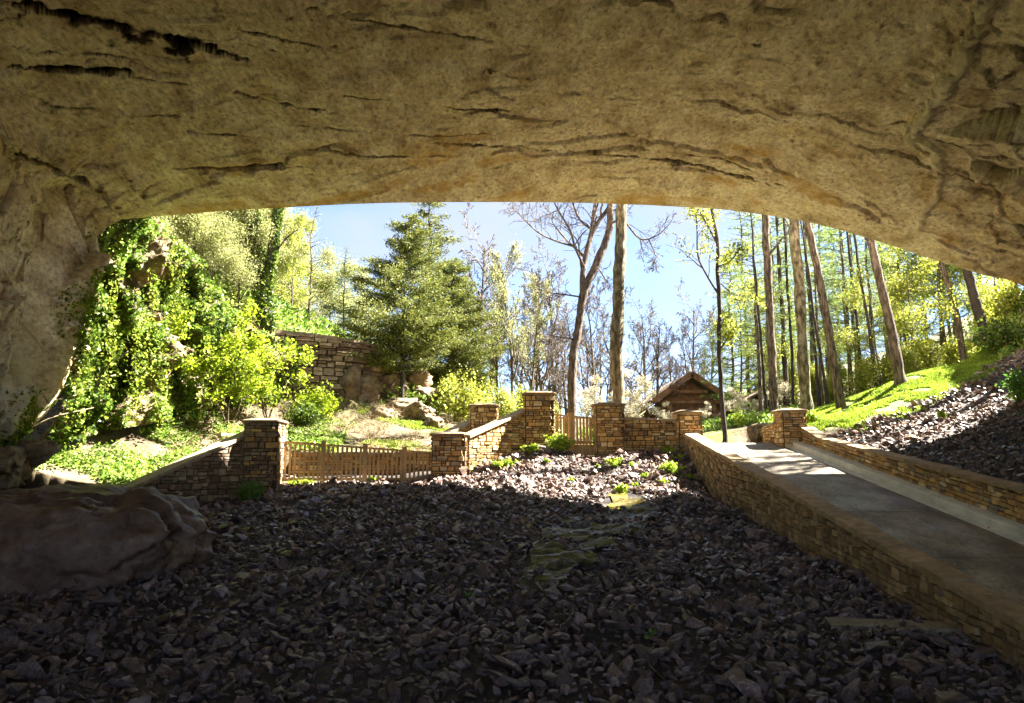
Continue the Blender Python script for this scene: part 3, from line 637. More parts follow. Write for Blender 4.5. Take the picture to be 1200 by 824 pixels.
# ---------------------------------------------------------------- fences
def fence_run(t, a, b, zb, zt, npk, posts=(), pw=.06, post=.125, toprail=.055):
    """a, b ends (x, y); zb, zt heights at both ends"""
    a = np.array(a, float); b = np.array(b, float); L = np.linalg.norm(b-a); rz = math.atan2(*(b-a)[::-1])
    for zz_, hh, ww in ((0, toprail, .09), (2, .07, .04)):
        mb = MB(); z0 = [zt[0]-.02, zt[0]-.11, zb[0]+.07][zz_]; z1 = [zt[1]-.02, zt[1]-.11, zb[1]+.07][zz_]
        beam(mb, (*a, z0), (*b, z1), ww, hh); mb.build('rail', M['wood'], t)
    for i in range(npk):
        f = (i+.5)/npk; p = a+(b-a)*f; z0 = zb[0]+(zb[1]-zb[0])*f+.02; z1 = zt[0]+(zt[1]-zt[0])*f-.04
        if any(abs(f-q)*L < .09 for q in posts): continue
        mb = MB(); dn = np.array((math.sin(rz), -math.cos(rz)))*.035; box(mb, (p[0]+dn[0], p[1]+dn[1], (z0+z1)/2), (pw, .028, z1-z0), rz); mb.build('baluster', M['wood'], t)
    for q in posts:
        p = a+(b-a)*q; z0 = zb[0]+(zb[1]-zb[0])*q-.25; z1 = zt[0]+(zt[1]-zt[0])*q+.07
        mb = MB(); box(mb, (p[0], p[1], (z0+z1)/2), (post, post, z1-z0), rz); po = mb.build('post', M['wood'], t)
        mb = MB(); box(mb, (p[0], p[1], z1+.012), (post+.03, post+.03, .022), rz); mb.build('post_cap', M['wood'], po)
fa = (P1x+.42, 20.75); fb = (P2x-.46, 22.0)
t = thing('timber_fence', 'long timber picket fence between the dark pillar and the low broad pillar', 'fence', (-4.3, 21.4, -.7))
fence_run(t, fa, fb, [ZP(565, 20.75), ZP(564, 22)], [ZP(517, 20.75), ZP(530, 22)], 33, posts=(.255, .53, .795))
mb = MB(); zz0 = ZP(566, 20.75)
mb.add([(fa[0]-.05, fa[1]-.12, zz0-.4), (fb[0]+.1, fb[1]-.12, zz0-.4), (fb[0]+.1, 23.4, zz0-.4), (fa[0]-.05, 22.7, zz0-.4), (fa[0]-.05, fa[1]-.12, zz0), (fb[0]+.1, fb[1]-.12, ZP(565, 22)), (fb[0]+.1, 23.4, ZP(565, 22)), (fa[0]-.05, 22.7, zz0)], BOXF)
tag(mb.build('path', surf('tan_stone_path', [(.3, (.16, .115, .06)), (.7, (.28, .21, .12))], scale=5, bump=.4)), kind='structure')
bz0 = ZP(521, 24.2)
t = thing('footbridge', 'small timber footbridge with picket railing between the two tall pillars', 'bridge', (1.9, 24.3, bz0))
mb = MB()
for i in range(14): box(mb, (P3x+.5+i*(P5x-P3x-.85)/13.5, 24.75, bz0-.03), (.125, 1.5, .04), 0, None, .003)
mb.build('deck', M['wood'], t)
for y in (24.05, 25.4): mb = MB(); beam(mb, (P3x+.35, y, bz0-.2), (P5x-.35, y, bz0-.2), .09, .28); mb.build('beam', M['wood'], t)
fence_run(t, (P3x+.42, 24.1), (P5x-.4, 24.1), [bz0, bz0], [ZP(485, 24.1), ZP(490, 24.1)], 13, posts=(.43,))
tr = thing('bridge_railing', 'rear railing of the footbridge, seen through the front pickets', 'railing', (1.9, 25.4, bz0))
fence_run(tr, (P3x+.42, 25.4), (P5x-.4, 25.4), [bz0, bz0], [bz0+.95, bz0+.95], 13, posts=(.5,))

# ---------------------------------------------------------------- boulders and outcrops
def boulder(name, label, cat, c, dim, seed, mat='outcrop', sub=5, rz=0, flat=1.0, group=None, rough=.06, keep=None, planes=()):
    rs = np.random.RandomState(seed); bm = bmesh.new(); bmesh.ops.create_icosphere(bm, subdivisions=sub, radius=1)
    v = np.array([q.co[:] for q in bm.verts]); f = np.array([[q.index for q in fc.verts] for fc in bm.faces]); bm.free()
    n = rs.normal(size=(16, 3)); n /= np.linalg.norm(n, axis=1)[:, None]; n = np.vstack([n, [(0, 0, 1), (.1, .1, 1)]]); dd = np.concatenate([rs.uniform(.72, 1.0, 16), [.8*flat, .85*flat]])
    for q_, d_ in planes: n = np.vstack([n, nrm(np.array(q_, float))]); dd = np.append(dd, d_)
    dots = v@n.T; rad = np.where(dots > .05, dd/np.maximum(dots, .05), 9).min(1); rad = np.minimum(rad, 1.25)
    v = v*rad[:, None]; sd = seed*3.7
    v = v*(1+fbm(v*1.6+sd, 4)[:, None]*rough*2.2+facets(v*2.2+sd)[:, None]*rough*1.5+facets(v*6+sd)[:, None]*rough*.35+fbm(v*7+sd, 3)[:, None]*rough*.8)
    v = v*np.array(dim)/2; cc, ss = math.cos(rz), math.sin(rz); v = v@np.array([(cc, ss, 0), (-ss, cc, 0), (0, 0, 1)])
    mb = MB(); mb.add(v+np.array(c), f); o = mb.build(name, M[mat], loc=tuple(c), smooth=True); return tag(o, label, cat, group)
c = P(75, 665, 11.6)
boulder('boulder', 'huge dark boulder lying on the rubble at the left edge', 'boulder', (c[0]-.3, 11.7, -1.55), (5.5, 3.4, 3.2), 5, 'boulder', 6, .12, .8, rough=.085, planes=(((.85, -.1, .5), .74), ((.35, -.9, .35), .72), ((.95, -.3, -.35), .72), ((-.2, -1, .05), .8), ((.5, -.4, .8), .8)))
c = P(112, 572, 15.5)
boulder('flat_rock', 'flat dark rock slab on top of the boulder edge below the sloping wall', 'rock', (c[0], 15.6, c[2]-.1), (1.35, .9, .38), 8, 'boulder', 4)
for i, (px, py, Y, sx, sy, sz, lb) in enumerate((
    (458, 452, 30.5, 1.5, 1.2, 1.5, 'tan rock block left of the cedar trunk above the bank'), (490, 443, 31.5, 1.1, 1.0, 1.1, 'upper tan outcrop block right of the cedar trunk'),
    (500, 464, 31, 1.2, 1, .9, 'lower tan outcrop block right of the cedar trunk'), (489, 484, 29, 1.7, 1.2, .8, 'wide grey ledge rock above the rear stair wall'), (468, 476, 29.5, 1.1, .9, .7, 'low rock in front of the cedar trunk'),
    (508, 497, 28, .9, .8, .6, 'small dark rock at the foot of the bank near the rear stair wall'), (430, 455, 29.3, 1.4, 1, 1.2, 'rough grey block below the right end of the dry stone wall'),
    (412, 447, 29.0, 1.1, .9, 1.5, 'upright grey block leaning on the dry stone wall'), (230, 372, 23.2, .95, 1.0, 1.7, 'jutting tan rock knob on the ivy cliff'), (443, 487, 28, 1.2, .9, .6, 'rock half buried in the brown bank'),
    (375, 462, 28, 1.0, .8, .6, 'weathered rock under the middle of the dry stone wall'), (262, 388, 24.5, 1.2, 1.0, 1.1, 'pinkish rock ledge behind the lime green sapling'),
    (-5, 548, 16.3, 2.2, 1.2, 1.1, 'tan rock at the foot of the cave wall, far left'), (38, 530, 17.0, 1.0, .8, .7, 'pale rock against the cave wall foot'),
    (884, 508, 25.0, .45, .4, .6, 'small pale grey rock beside the smallest pillar'), (853, 523, 24.4, .5, .4, .22, 'flat pale rock lying at the ramp head'))):
    c = P(px, py, Y); boulder('rock', lb, 'rock', tuple(c), (sx, sy, sz), 40+i, 'outcrop', 5 if sx > 1.3 else 4, i*.7, rough=.11)
c = P(1048, 752, 9.3)
t = MB(); rs = np.random.RandomState(3)
a, b = P(975, 752, 9.3), P(1125, 742, 9.6); a[2] = hz(a[0], a[1])+.10; b[2] = hz(b[0]-.3, b[1])+.13; vv = []
for q, dz in ((a, 0), (b, 0)): pass
v = [(a[0], a[1], a[2]), (b[0], b[1]-.02, b[2]), (b[0]+.02, b[1]+.42, b[2]+.01), (a[0]+.1, a[1]+.42, a[2]+.01)]
v = [(x, y, z-.14) for x, y, z in v]+v
t.add(v, BOXF); tag(t.build('concrete_slab', M['concrete'], loc=tuple(a)), 'thin flat concrete slab poking out of the rubble by the ramp parapet', 'slab')

# ---------------------------------------------------------------- bedrock slab with algae, pool
def sheet(mb, poly, fz, step=.09, thick=.3):
    poly = np.array(poly); x0, y0 = poly.min(0); x1, y1 = poly.max(0)
    xs = np.arange(x0, x1, step); ysx = np.arange(y0, y1, step); X, Y = np.meshgrid(xs, ysx); nq = np.stack([X*1.6, Y*1.6, 0*X], -1); ins = inpoly(X+fbm(nq, 3)*.45, Y+fbm(nq+9, 3)*.6, poly)
    Z = fz(X, Y); nx = len(xs); v = np.stack([X, Y, Z], -1).reshape(-1, 3)
    q = [(j*nx+i, j*nx+i+1, (j+1)*nx+i+1, (j+1)*nx+i) for j in range(len(ysx)-1) for i in range(nx-1) if ins[j, i] and ins[j, i+1] and ins[j+1, i] and ins[j+1, i+1]]
    mb.add(v, q)
def onbed(px, py):
    d = ray(px, py); t = 6
    for k in range(400):
        p = d*t
        if p[2] < hz(p[0], p[1]): return p
        t += .05
    return d*t
slabpts = [onbed(*p)[:2] for p in ((612, 668), (625, 640), (650, 625), (690, 612), (735, 600), (775, 600), (765, 612), (735, 635), (700, 655), (668, 672), (640, 688), (600, 690))]
slabpts = np.array(slabpts)
def slabz(X, Y):
    s = fbm(np.stack([X*1.2+Y*.5, Y*4.5-X*1.2, 0*X], -1), 4); st = np.floor(s*6)/6
    return height(X, Y)+.10+st*.13+s*.05+fbm(np.stack([X*6, Y*6, 0*X], -1), 3)*.015
mb = MB(); sheet(mb, slabpts, slabz, .05)
tag(mb.build('bedrock_slab', M['algae'], loc=(*slabpts.mean(0), -1.2)), 'flat wet bedrock ledge streaked with green algae in the rubble channel', 'ledge')
pp = [onbed(*p)[:2] for p in ((702, 588), (708, 580), (730, 578), (752, 582), (758, 590), (742, 600), (722, 602))]
pz = np.mean([hz(*p) for p in pp])
mb = MB(); sheet(mb, pp, lambda X, Y: height(X, Y)+.035, .08)
tag(mb.build('water', M['water'], loc=(*np.mean(pp, 0), pz)), kind='structure')
POOL = np.array(pp)

# ---------------------------------------------------------------- rubble
rs = np.random.RandomState(21)
def rockvariant(seed):
    r = np.random.RandomState(seed); n = r.randint(9, 18); p = r.normal(size=(n, 3)); p /= np.linalg.norm(p, axis=1)[:, None]; p *= r.uniform(.8, 1.05, (n, 1))
    p *= np.array((1, r.uniform(.5, .95), r.uniform(.22, .6)))
    bm = bmesh.new(); [bm.verts.new(q) for q in p]; ret = bmesh.ops.convex_hull(bm, input=bm.verts); 
    bmesh.ops.delete(bm, geom=list({g for g in ret['geom_interior'] if isinstance(g, bmesh.types.BMVert)}), context='VERTS')
    bm.verts.index_update(); v = np.array([q.co[:] for q in bm.verts]); f = np.array([[q.index for q in fc.verts] for fc in bm.faces if len(fc.verts) == 3]); bm.free(); return v, f
VAR = [rockvariant(300+i) for i in range(26)]
def rotm(n, rs, tilt=.6):
    a = rs.uniform(0, 2*math.pi, n); b = rs.normal(0, tilt, n); c = rs.normal(0, tilt, n)
    ca, sa, cb, sb, cc, sc = np.cos(a), np.sin(a), np.cos(b), np.sin(b), np.cos(c), np.sin(c); z = 0*a; o = z+1
    Rz = np.stack([ca, -sa, z, sa, ca, z, z, z, o], 1).reshape(n, 3, 3); Rx = np.stack([o, z, z, z, cb, -sb, z, sb, cb], 1).reshape(n, 3, 3); Ry = np.stack([cc, z, sc, z, o, z, -sc, z, cc], 1).reshape(n, 3, 3)
    return Rz@Rx@Ry
def scatter(x0, x1, y0, y1, step, rs, keep):
    xs, ysx = np.meshgrid(np.arange(x0, x1, step), np.arange(y0, y1, step)); x = xs.ravel()+rs.uniform(-.5, .5, xs.size)*step*1.1; y = ysx.ravel()+rs.uniform(-.5, .5, xs.size)*step*1.1
    k = keep(x, y); return x[k], y[k]
def vis(x, y, m=.03): # within the picture, generous
    dep = y*CT-1*ST; return (np.abs(x)/dep < .85+m) & (y > 4.6)
xa, ya = scatter(-13, 7, 4.6, 25.5, .108, rs, lambda x, y: inpoly(x, y, POLY) & vis(x, y) & ~inpoly(x, y, POOL) & (x < Xl(y)-.12) & ~((x > fa[0]-.1) & (x < fb[0]+.05) & (y > fa[1]-.05+(x-fa[0])*.23)))
sl = inpoly(xa, ya, slabpts); keep = ~sl | (fbm(np.stack([xa*1.3, ya*1.3, 0*xa], -1), 2)+rs.normal(0, .12, len(xa)) > .24); xa, ya = xa[keep], ya[keep]
xr, yr = scatter(8, 19, 9, 25, .125, rs, lambda x, y: inpoly(x, y, RIPP) & (x/(y) < .95))
# layer of extra larger rocks
SLB = np.array([a[:2], b[:2], b[:2]+np.array((0, .42)), a[:2]+np.array((.1, .42))])
ks = ~inpoly(xa, ya, SLB) | (rs.rand(len(xa)) < .25); xa, ya = xa[ks], ya[ks]
xl, yl = scatter(-13, 7, 4.6, 25, .55, rs, lambda x, y: inpoly(x, y, POLY) & vis(x, y) & ~inpoly(x, y, slabpts) & ~inpoly(x, y, POOL) & (x < Xl(y)-.25) & ~((x > fa[0]-.1) & (x < fb[0]+.05) & (y > fa[1]-.15+(x-fa[0])*.23)))
X = np.concatenate([xa, xr, xl]); Y = np.concatenate([ya, yr, yl])
S = np.concatenate([rs.lognormal(-2.72, .38, len(xa)), rs.lognormal(-2.62, .34, len(xr)), rs.lognormal(-2.1, .25, len(xl))]); S = np.clip(S, .04, .26)
Zr = height(X, Y)+S*np.concatenate([rs.uniform(-.1, .5, len(xa)+len(xr)), rs.uniform(.1, .45, len(xl))])
Zr += np.where(inpoly(X, Y, slabpts), .09, 0)
# a low shoulder of rock keeps the heap uneven
Zr += np.clip(fbm(np.stack([X*1.3, Y*1.3, 0*X], -1), 2), 0, 1)*.12
RM = rotm(len(X), rs, .6); vi = rs.randint(0, len(VAR), len(X))
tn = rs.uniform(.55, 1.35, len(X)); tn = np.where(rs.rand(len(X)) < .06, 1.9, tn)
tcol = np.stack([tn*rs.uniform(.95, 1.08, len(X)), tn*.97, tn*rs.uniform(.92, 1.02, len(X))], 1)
tcol = tcol*(1+.35*sstep(17, 20, Y))[:, None]*np.where((X > Xk(Y))[:, None], np.array((1.0, .97, .85)), np.array((1, 1, 1)))*(1+np.array((.08, .02, -.16))*sstep(17, 19, Y)[:, None])  # sunlit brightness and warmth put into the tint of rocks past the cave shadow
big = np.where((X < 6.5) & (np.abs(X)/(Y*CT+Zr*ST) < .69) & (412+F*(-(-Y*ST+Zr*CT)/(Y*CT+Zr*ST)) < 824))[0]
hid = (X < -3.0) & (Y < 14.5) & (X < -2.8) & (Y > 9.4); pxs = S/(Y) * np.where(hid, 0, 1)
order = big[np.argsort(-pxs[big])][:300]; indiv = set(order.tolist())
mb = MB(); md = MB()
for k in range(len(VAR)):
    v, f = VAR[k]
    idx = np.array([i for i in np.where(vi == k)[0] if i not in indiv])
    W = np.einsum('nij,vj->nvi', RM[idx], v)*S[idx][:, None, None]+np.stack([X[idx], Y[idx], Zr[idx]], 1)[:, None, :]
    n = len(idx); ff = (f[None]+np.arange(n)[:, None, None]*len(v)).reshape(-1, 3)
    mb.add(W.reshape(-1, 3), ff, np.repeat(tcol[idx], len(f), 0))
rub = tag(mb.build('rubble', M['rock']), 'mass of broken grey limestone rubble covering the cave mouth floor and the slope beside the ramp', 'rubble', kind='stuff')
vm = []
for k in range(len(VAR)):
    v, f = VAR[k]; m = []
    for tq in (.6, .85, 1.1, 1.6):
        b_ = MB(); b_.add(v, f, (tq*1.02, tq*.97, tq*.97)); me = b_.mesh('rubble_rock'); me.materials.append(M['rock']); m.append(me)
    vm.append(m)
from mathutils import Matrix
for i in order:
    q = int(np.argmin(np.abs(np.array((.6, .85, 1.1, 1.6))-tn[i])))
    o = bpy.data.objects.new('rubble_rock', vm[vi[i]][q]); COL.objects.link(o)
    o.matrix_world = Matrix.Translation((float(X[i]), float(Y[i]), float(Zr[i]))) @ Matrix([[float(a) for a in r] for r in RM[i]]).to_4x4() @ Matrix.Scale(float(S[i]), 4)
    tag(o, 'loose angular dark limestone rock in the near rubble on the cave floor', 'rock', 'loose rocks nearest the viewer on the cave floor')

# ---------------------------------------------------------------- ivy cliff on the left
bot = [P(40, 540, 17.7), P(75, 520, 18.1), P(120, 508, 19.5), (P(180, 498, 21.5)), P(240, 492, 23.8), P(300, 478, 26), P(340, 470, 28)]
top = [P(95, 380, 18.0), P(122, 262, 18.3), P(165, 258, 19.6), P(205, 290, 21.5), P(240, 352, 23.8), P(290, 385, 26), P(335, 402, 28)]
nb_, nh = 150, 110
tp = np.linspace(0, 6, nb_); Bo, To = crm(bot, tp), crm(top, tp); rowsC = []
for k in range(nh):
    f = k/(nh-1); r_ = Bo*(1-f)+To*f; r_ = r_+np.array((-.35, .8, 0))*(f*.9)*np.sin(math.pi*min(1, f))[..., None] if False else r_; rowsC.append(r_)
for k in range(1, 14): rowsC.append(To+np.array((-.25, .55, .02))*k*.6)
Gc = np.array(rowsC); Vc = Gc.reshape(-1, 3)
Ncl = np.array((.75, -.6, .1)); Ncl /= np.linalg.norm(Ncl)
edge = np.repeat(np.concatenate([np.ones(nh), np.linspace(1, .3, 13)]), nb_)
dc = (facets(Vc*.7+4)*.8+fbm(Vc*.8, 4)*.9+facets(Vc*1.8)*.2+fbm(Vc*3.5, 3)*.08)*edge
Vc = Vc+Ncl*dc[:, None]
I, J = np.meshgrid(np.arange(nb_-1), np.arange(len(rowsC)-1)); q = (J*nb_+I).ravel(); Fq = np.stack([q, q+1, q+nb_+1, q+nb_], 1)
mb = MB(); mb.add(Vc, Fq)
tag(mb.build('rock_cliff', M['cliff'], smooth=True, loc=tuple(bot[3])), 'rocky cliff beside the cave mouth hung with ivy', 'cliff')
rs = np.random.RandomState(5)
def onsheet(Vv, Ff, n, rs, off=.05):
    a, b, c, d = (Vv[Ff[:, i]] for i in range(4)); ar = np.linalg.norm(np.cross(c-a, d-b), axis=1); ii = rs.choice(len(Ff), n, p=ar/ar.sum()); u, w = rs.rand(n, 1), rs.rand(n, 1)
    p = a[ii]*(1-u)*(1-w)+b[ii]*u*(1-w)+c[ii]*u*w+d[ii]*(1-u)*w; return p
p = onsheet(Vc, Fq, 90000, rs); m = fbm(p*.8+3, 3)+.2*sstep(20, 24, p[:, 1])-.14+.25*sstep(3, 0, p[:, 2]) > rs.uniform(-.25, .15, len(p)); p = p[m]
p = p+Ncl*rs.uniform(0, .3, (len(p), 1)); lt = fbm(p*1.1+40, 3) > .08; mb = MB(); leaves(mb, p[lt], .09, rs, .8)
tag(mb.build('pale_creeper', M['cover'], loc=tuple(bot[2])), 'paler green creeper patches mixed into the ivy on the cliff', 'creeper', kind='stuff')
p = p[~lt]; mb = MB(); leaves(mb, p, .1, rs, .85)
tag(mb.build('ivy', M['ivy'], loc=tuple(bot[3])), 'dark green ivy blanket on the cliff face', 'ivy', kind='stuff')
mb = MB(); sm = MB()
for k in range(28):
    ii = rs.randint(2, int(nb_*.62)); j0 = rs.randint(int(nh*.45), nh); p0 = Vc[j0*nb_+ii]+Ncl*.2; Ln = rs.uniform(.8, 3.2); n = int(Ln*95)
    t_ = rs.rand(n)**.9; cc = p0+np.stack([rs.normal(0, .10, n), rs.normal(0, .12, n), -t_*Ln], 1)+np.array((.1, -.15, 0))*rs.rand(n, 1); leaves(mb, cc, .085, rs, .7)
    tube(sm, [p0, p0+np.array((.05, -.05, -Ln*.5)), p0+np.array((.1, -.05, -Ln))], .012, 3)
wi = np.where((tpar > 1.1) & (tpar < 4.9))[0]; n = 5200; ii = wi[rs.randint(0, len(wi), n)]; jj = 8+(rs.beta(.7, 2.6, n)*90).astype(int)
q = V1.reshape(nr, NS, 3)[jj, ii]; q = q+NV.reshape(nr, NS, 3)[jj, ii]*rs.uniform(.0, .12, (n, 1)); kq = fbm(q*1.6+8, 3) > -.05; leaves(mb, q[kq], .075, rs, .8)
v_ = tag(mb.build('hanging_vines', M['vine'], loc=tuple(top[1])), 'yellow green vines hanging down the upper cliff and creeping over the cave wall edge', 'vines', kind='stuff')

# ---------------------------------------------------------------- ground vegetation (stuff)
def on_h(x, y, dz=0): return np.stack([x, y, height(x, y)+dz], 1)
def pick(n, x0, x1, y0, y1, rs, keep):
    x = rs.uniform(x0, x1, n); y = rs.uniform(y0, y1, n); k = keep(x, y); return x[k], y[k]
x, y = pick(260000, 7.5, 19, 20.5, 31, rs, lambda x, y: inpoly(x+fbm(np.stack([x*.7, y*.7, 0*x], -1), 3)*1.3+rs.normal(0, .25, len(x)), y+fbm(np.stack([x*1.4, y*1.4, 0*x+3], -1), 3)*1.6+rs.normal(0, .3, len(x)), GRASSP) & (fbm(np.stack([x*1.5, y*1.5, 0*x], -1), 3) > -.2))
p = on_h(x, y, .03); d = np.zeros_like(p)+np.array((0, 0, 1.0)); d += rs.normal(size=p.shape)*.5; mb = MB(); leaves(mb, p, .12, rs, .28, dirs=d)
tag(mb.build('grass', M['grass']), 'bright sunlit spring grass on the hillside above the rock slope', 'grass', kind='stuff')
lk = lambda x, y: (~inpoly(x, y, POLY)) & (x < 0)
x, y = pick(150000, -15, -5.5, 15.5, 26.5, rs, lambda x, y: lk(x, y) & ~((x > -8) & (y < 21)) & (fbm(np.stack([x*.7, y*.7, 0*x], -1), 3) > .02+rs.uniform(-.25, .25, len(x))))
p = on_h(x, y)+np.array((0, 0, 1))*rs.rand(len(x), 1)*.22; mb = MB(); leaves(mb, p, .085, rs, .8, flat=1.5)
tag(mb.build('ground_cover', M['cover']), 'leafy green ground ivy spread over the left bank', 'ground cover', kind='stuff')
x, y = pick(70000, -7, 3, 23.6, 33, rs, lambda x, y: lk(x, y) & (fbm(np.stack([x*.9+9, y*.9, 0*x], -1), 3) > .2))
p = on_h(x, y, .05); mb = MB(); leaves(mb, p, .11, rs, .4, dirs=np.zeros_like(p)+np.array((0, 0, .8))+rs.normal(size=p.shape)*.5)
tag(mb.build('bank_grass', M['grass']), 'thin tufts of yellow green grass on the brown bank below the old wall', 'grass', kind='stuff')
mb = MB()
x, y = pick(32000, -14, 1.5, 15.8, 33, rs, lambda x, y: lk(x, y) & (fbm(np.stack([x*.6+4, y*.6, 0*x], -1), 3) > -.1))
h_ = height(x, y)
for a, b, c in zip(x, y, h_):
    L_ = rs.uniform(.2, .6); d = rs.normal(size=3)*.8; d[2] = abs(d[2])*.8+.15; d *= L_/np.linalg.norm(d); m = np.array((a, b, c))+d*.5+rs.normal(size=3)*.05
    tube(mb, [(a, b, c), m, np.array((a, b, c))+d+np.array((0, 0, -.08))], [.006, .005, .003], 3)
tag(mb.build('dry_undergrowth', M['dry']), 'tangle of dry straw coloured stems on the left bank', 'undergrowth', kind='stuff')
x, y = pick(60000, 3, 17, 24, 44, rs, lambda x, y: ~inpoly(x, y, GRASSP) & ~((x > 5) & (x < 9) & (y < 28)) & (fbm(np.stack([x*.7+4, y*.7, 0*x], -1), 3) > 0))
p = on_h(x, y)+np.array((0, 0, 1))*rs.rand(len(x), 1)*.35; mb = MB(); leaves(mb, p, .13, rs, .7)
x, y = pick(26000, 13, 21, 21, 30, rs, lambda x, y: ~inpoly(x, y, GRASSP)&(fbm(np.stack([x*.9+4, y*.9, 0*x], -1), 3) > -.1)&((y>24.5)|(x>17)))
p = on_h(x, y)+np.array((0, 0, 1))*rs.rand(len(x), 1)*.3; leaves(mb, p, .12, rs, .8)
x, y = pick(60000, -22, -3, 26, 46, rs, lambda x, y: (y > 29.5+.0*x) | (x < -11))
p = on_h(x, y)+np.array((0, 0, 1))*rs.rand(len(x), 1)**2*.9; leaves(mb, p, .17, rs, .7)
tag(mb.build('woodland_floor_plants', M['cover']), 'low green plants covering the woodland floor under the pines', 'ground cover', kind='stuff')

# ---------------------------------------------------------------- weeds and small plants (things)
def weed(name, label, px, py, Y, w, h, n, mat, seed, group=None, size=.07, z=None):
    r = np.random.RandomState(seed); c = P(px, py, Y); zz_ = hz(c[0], c[1]) if z is None else z; base = np.array((c[0], c[1], zz_))
    t = thing(name, label, 'plant', base, group); st = MB(); lf = MB()
    for k in range(max(5, n//40)):
        a = r.uniform(0, 6.28); rr = r.uniform(.1, 1)*w/2; tip = base+np.array((math.cos(a)*rr, math.sin(a)*rr, h*r.uniform(.5, 1)*(1-.4*rr/(w/2)))); mid = (base+tip)/2+np.array((0, 0, h*.15))
        tube(st, [base+np.array((math.cos(a), math.sin(a), 0))*rr*.2, mid, tip], [.008, .006, .003], 3)
        m = n//max(5, n//40); tq = r.rand(m, 1)**.7; q = base*(1-tq)**2+2*mid*tq*(1-tq)+tip*tq**2+r.normal(0, .18*h, (m, 3))*.6; q[:, 2] = np.maximum(q[:, 2], zz_+.02); leaves(lf, q, size, r, .7)
    st.build('stems', M['dry'], t); lf.build('leaves', mat, t); return t
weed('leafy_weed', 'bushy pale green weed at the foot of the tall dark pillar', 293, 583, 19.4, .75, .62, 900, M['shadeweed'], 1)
weed('leafy_plant', 'bright yellow green plant at the left end of the footbridge', 657, 537, 23.2, 1.0, .6, 1300, M['weed'], 2, size=.08)
weed('leafy_plant', 'low bright plant spreading below the sunlit stair wall', 592, 545, 22.0, .85, .35, 800, M['weed'], 3)
weed('leafy_plant', 'small bright plant between the stair wall foot and the footbridge plant', 623, 533, 22.9, .6, .35, 500, M['weed'], 4)
weed('leafy_plant', 'largest yellow green weed among the sunlit rocks below the garden wall', 786, 553, 21.0, .85, .35, 800, M['weed'], 5)
weed('leafy_plant', 'yellow green weed among the rocks just right of the footbridge pillar foot', 722, 545, 22.0, .9, .28, 500, M['weed'], 6)
weed('leafy_plant', 'small weed above the algae pool in the channel', 728, 575, 19.3, .5, .3, 320, M['weed'], 7)
weed('leafy_plant', 'weed tuft at the foot of the garden wall near the corner pillar', 782, 533, 22.7, .5, .3, 250, M['weed'], 8)
weed('leafy_plant', 'low green weeds on the sill of the timber fence by the dark pillar', 352, 564, 20.9, 1.0, .22, 500, M['weed'], 9)
weed('leafy_plant', 'green sprout at the foot of the second fence post', 435, 564, 21.4, .3, .15, 120, M['weed'], 10)
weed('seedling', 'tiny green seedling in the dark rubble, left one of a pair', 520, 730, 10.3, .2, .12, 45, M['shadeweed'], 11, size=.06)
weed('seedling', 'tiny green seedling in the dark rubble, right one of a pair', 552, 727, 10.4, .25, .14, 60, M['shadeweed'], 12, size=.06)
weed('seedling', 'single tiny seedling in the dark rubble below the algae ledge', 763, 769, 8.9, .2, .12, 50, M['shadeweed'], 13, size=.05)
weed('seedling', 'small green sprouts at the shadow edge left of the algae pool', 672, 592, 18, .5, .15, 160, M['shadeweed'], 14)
weed('leafy_plant', 'small lime green weed among the sunlit rocks right of the ramp', 1103, 482, 20.8, .5, .3, 250, M['weed'], 15)
weed('leafy_plant', 'lime green clump behind the ramp head pillar', 950, 497, 23, .9, .5, 700, M['weed'], 16)
weed('leafy_plant', 'lime green plant left of the ramp head pillar', 914, 498, 24.5, .6, .55, 500, M['weed'], 17)
for i, (a, b, Y) in enumerate(((742, 548, 21.8), (757, 560, 20.6), (775, 566, 20.2), (808, 552, 21), (745, 568, 20), (700, 552, 22), (815, 570, 19.6), (795, 540, 22.2), (640, 548, 22), (670, 560, 21))):
    weed('weed_tuft', 'small yellow green weed tuft sprouting between the sunlit rocks below the garden wall', a, b, Y, .35+.05*(i % 4), .16, 150, M['weed'], 60+i, 'weed tufts between the sunlit rocks', size=.06)
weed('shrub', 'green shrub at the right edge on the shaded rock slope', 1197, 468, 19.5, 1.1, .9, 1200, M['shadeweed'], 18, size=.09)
weed('shrub', 'dark rounded evergreen bush on the bank behind the fence', 357, 490, 25.3, 1.25, 1.1, 2600, M['ivy'], 19, size=.09)
weed('shrub', 'lime green bush below the old dry stone wall', 372, 452, 26.5, 1.9, 1.4, 1900, M['lime'], 20, size=.12)
weed('shrub', 'yellow green bush behind the rear stair pillar', 545, 470, 30, 2.4, 2.2, 2600, M['spring'], 21, size=.12)
weed('shrub', 'dark ivy mound on the woodland edge at the right', 1180, 428, 26, 2.6, 1.3, 3600, M['ivy'], 22, size=.11)
weed('shrub', 'pale green bush at the top right under the cave lip', 1185, 400, 27.5, 1.8, 1.8, 1800, M['spring'], 23, size=.12)
weed('leafy_plant', 'green clump by the lodge path behind the thin dark tree', 868, 507, 28, .9, .8, 600, M['weed'], 24)

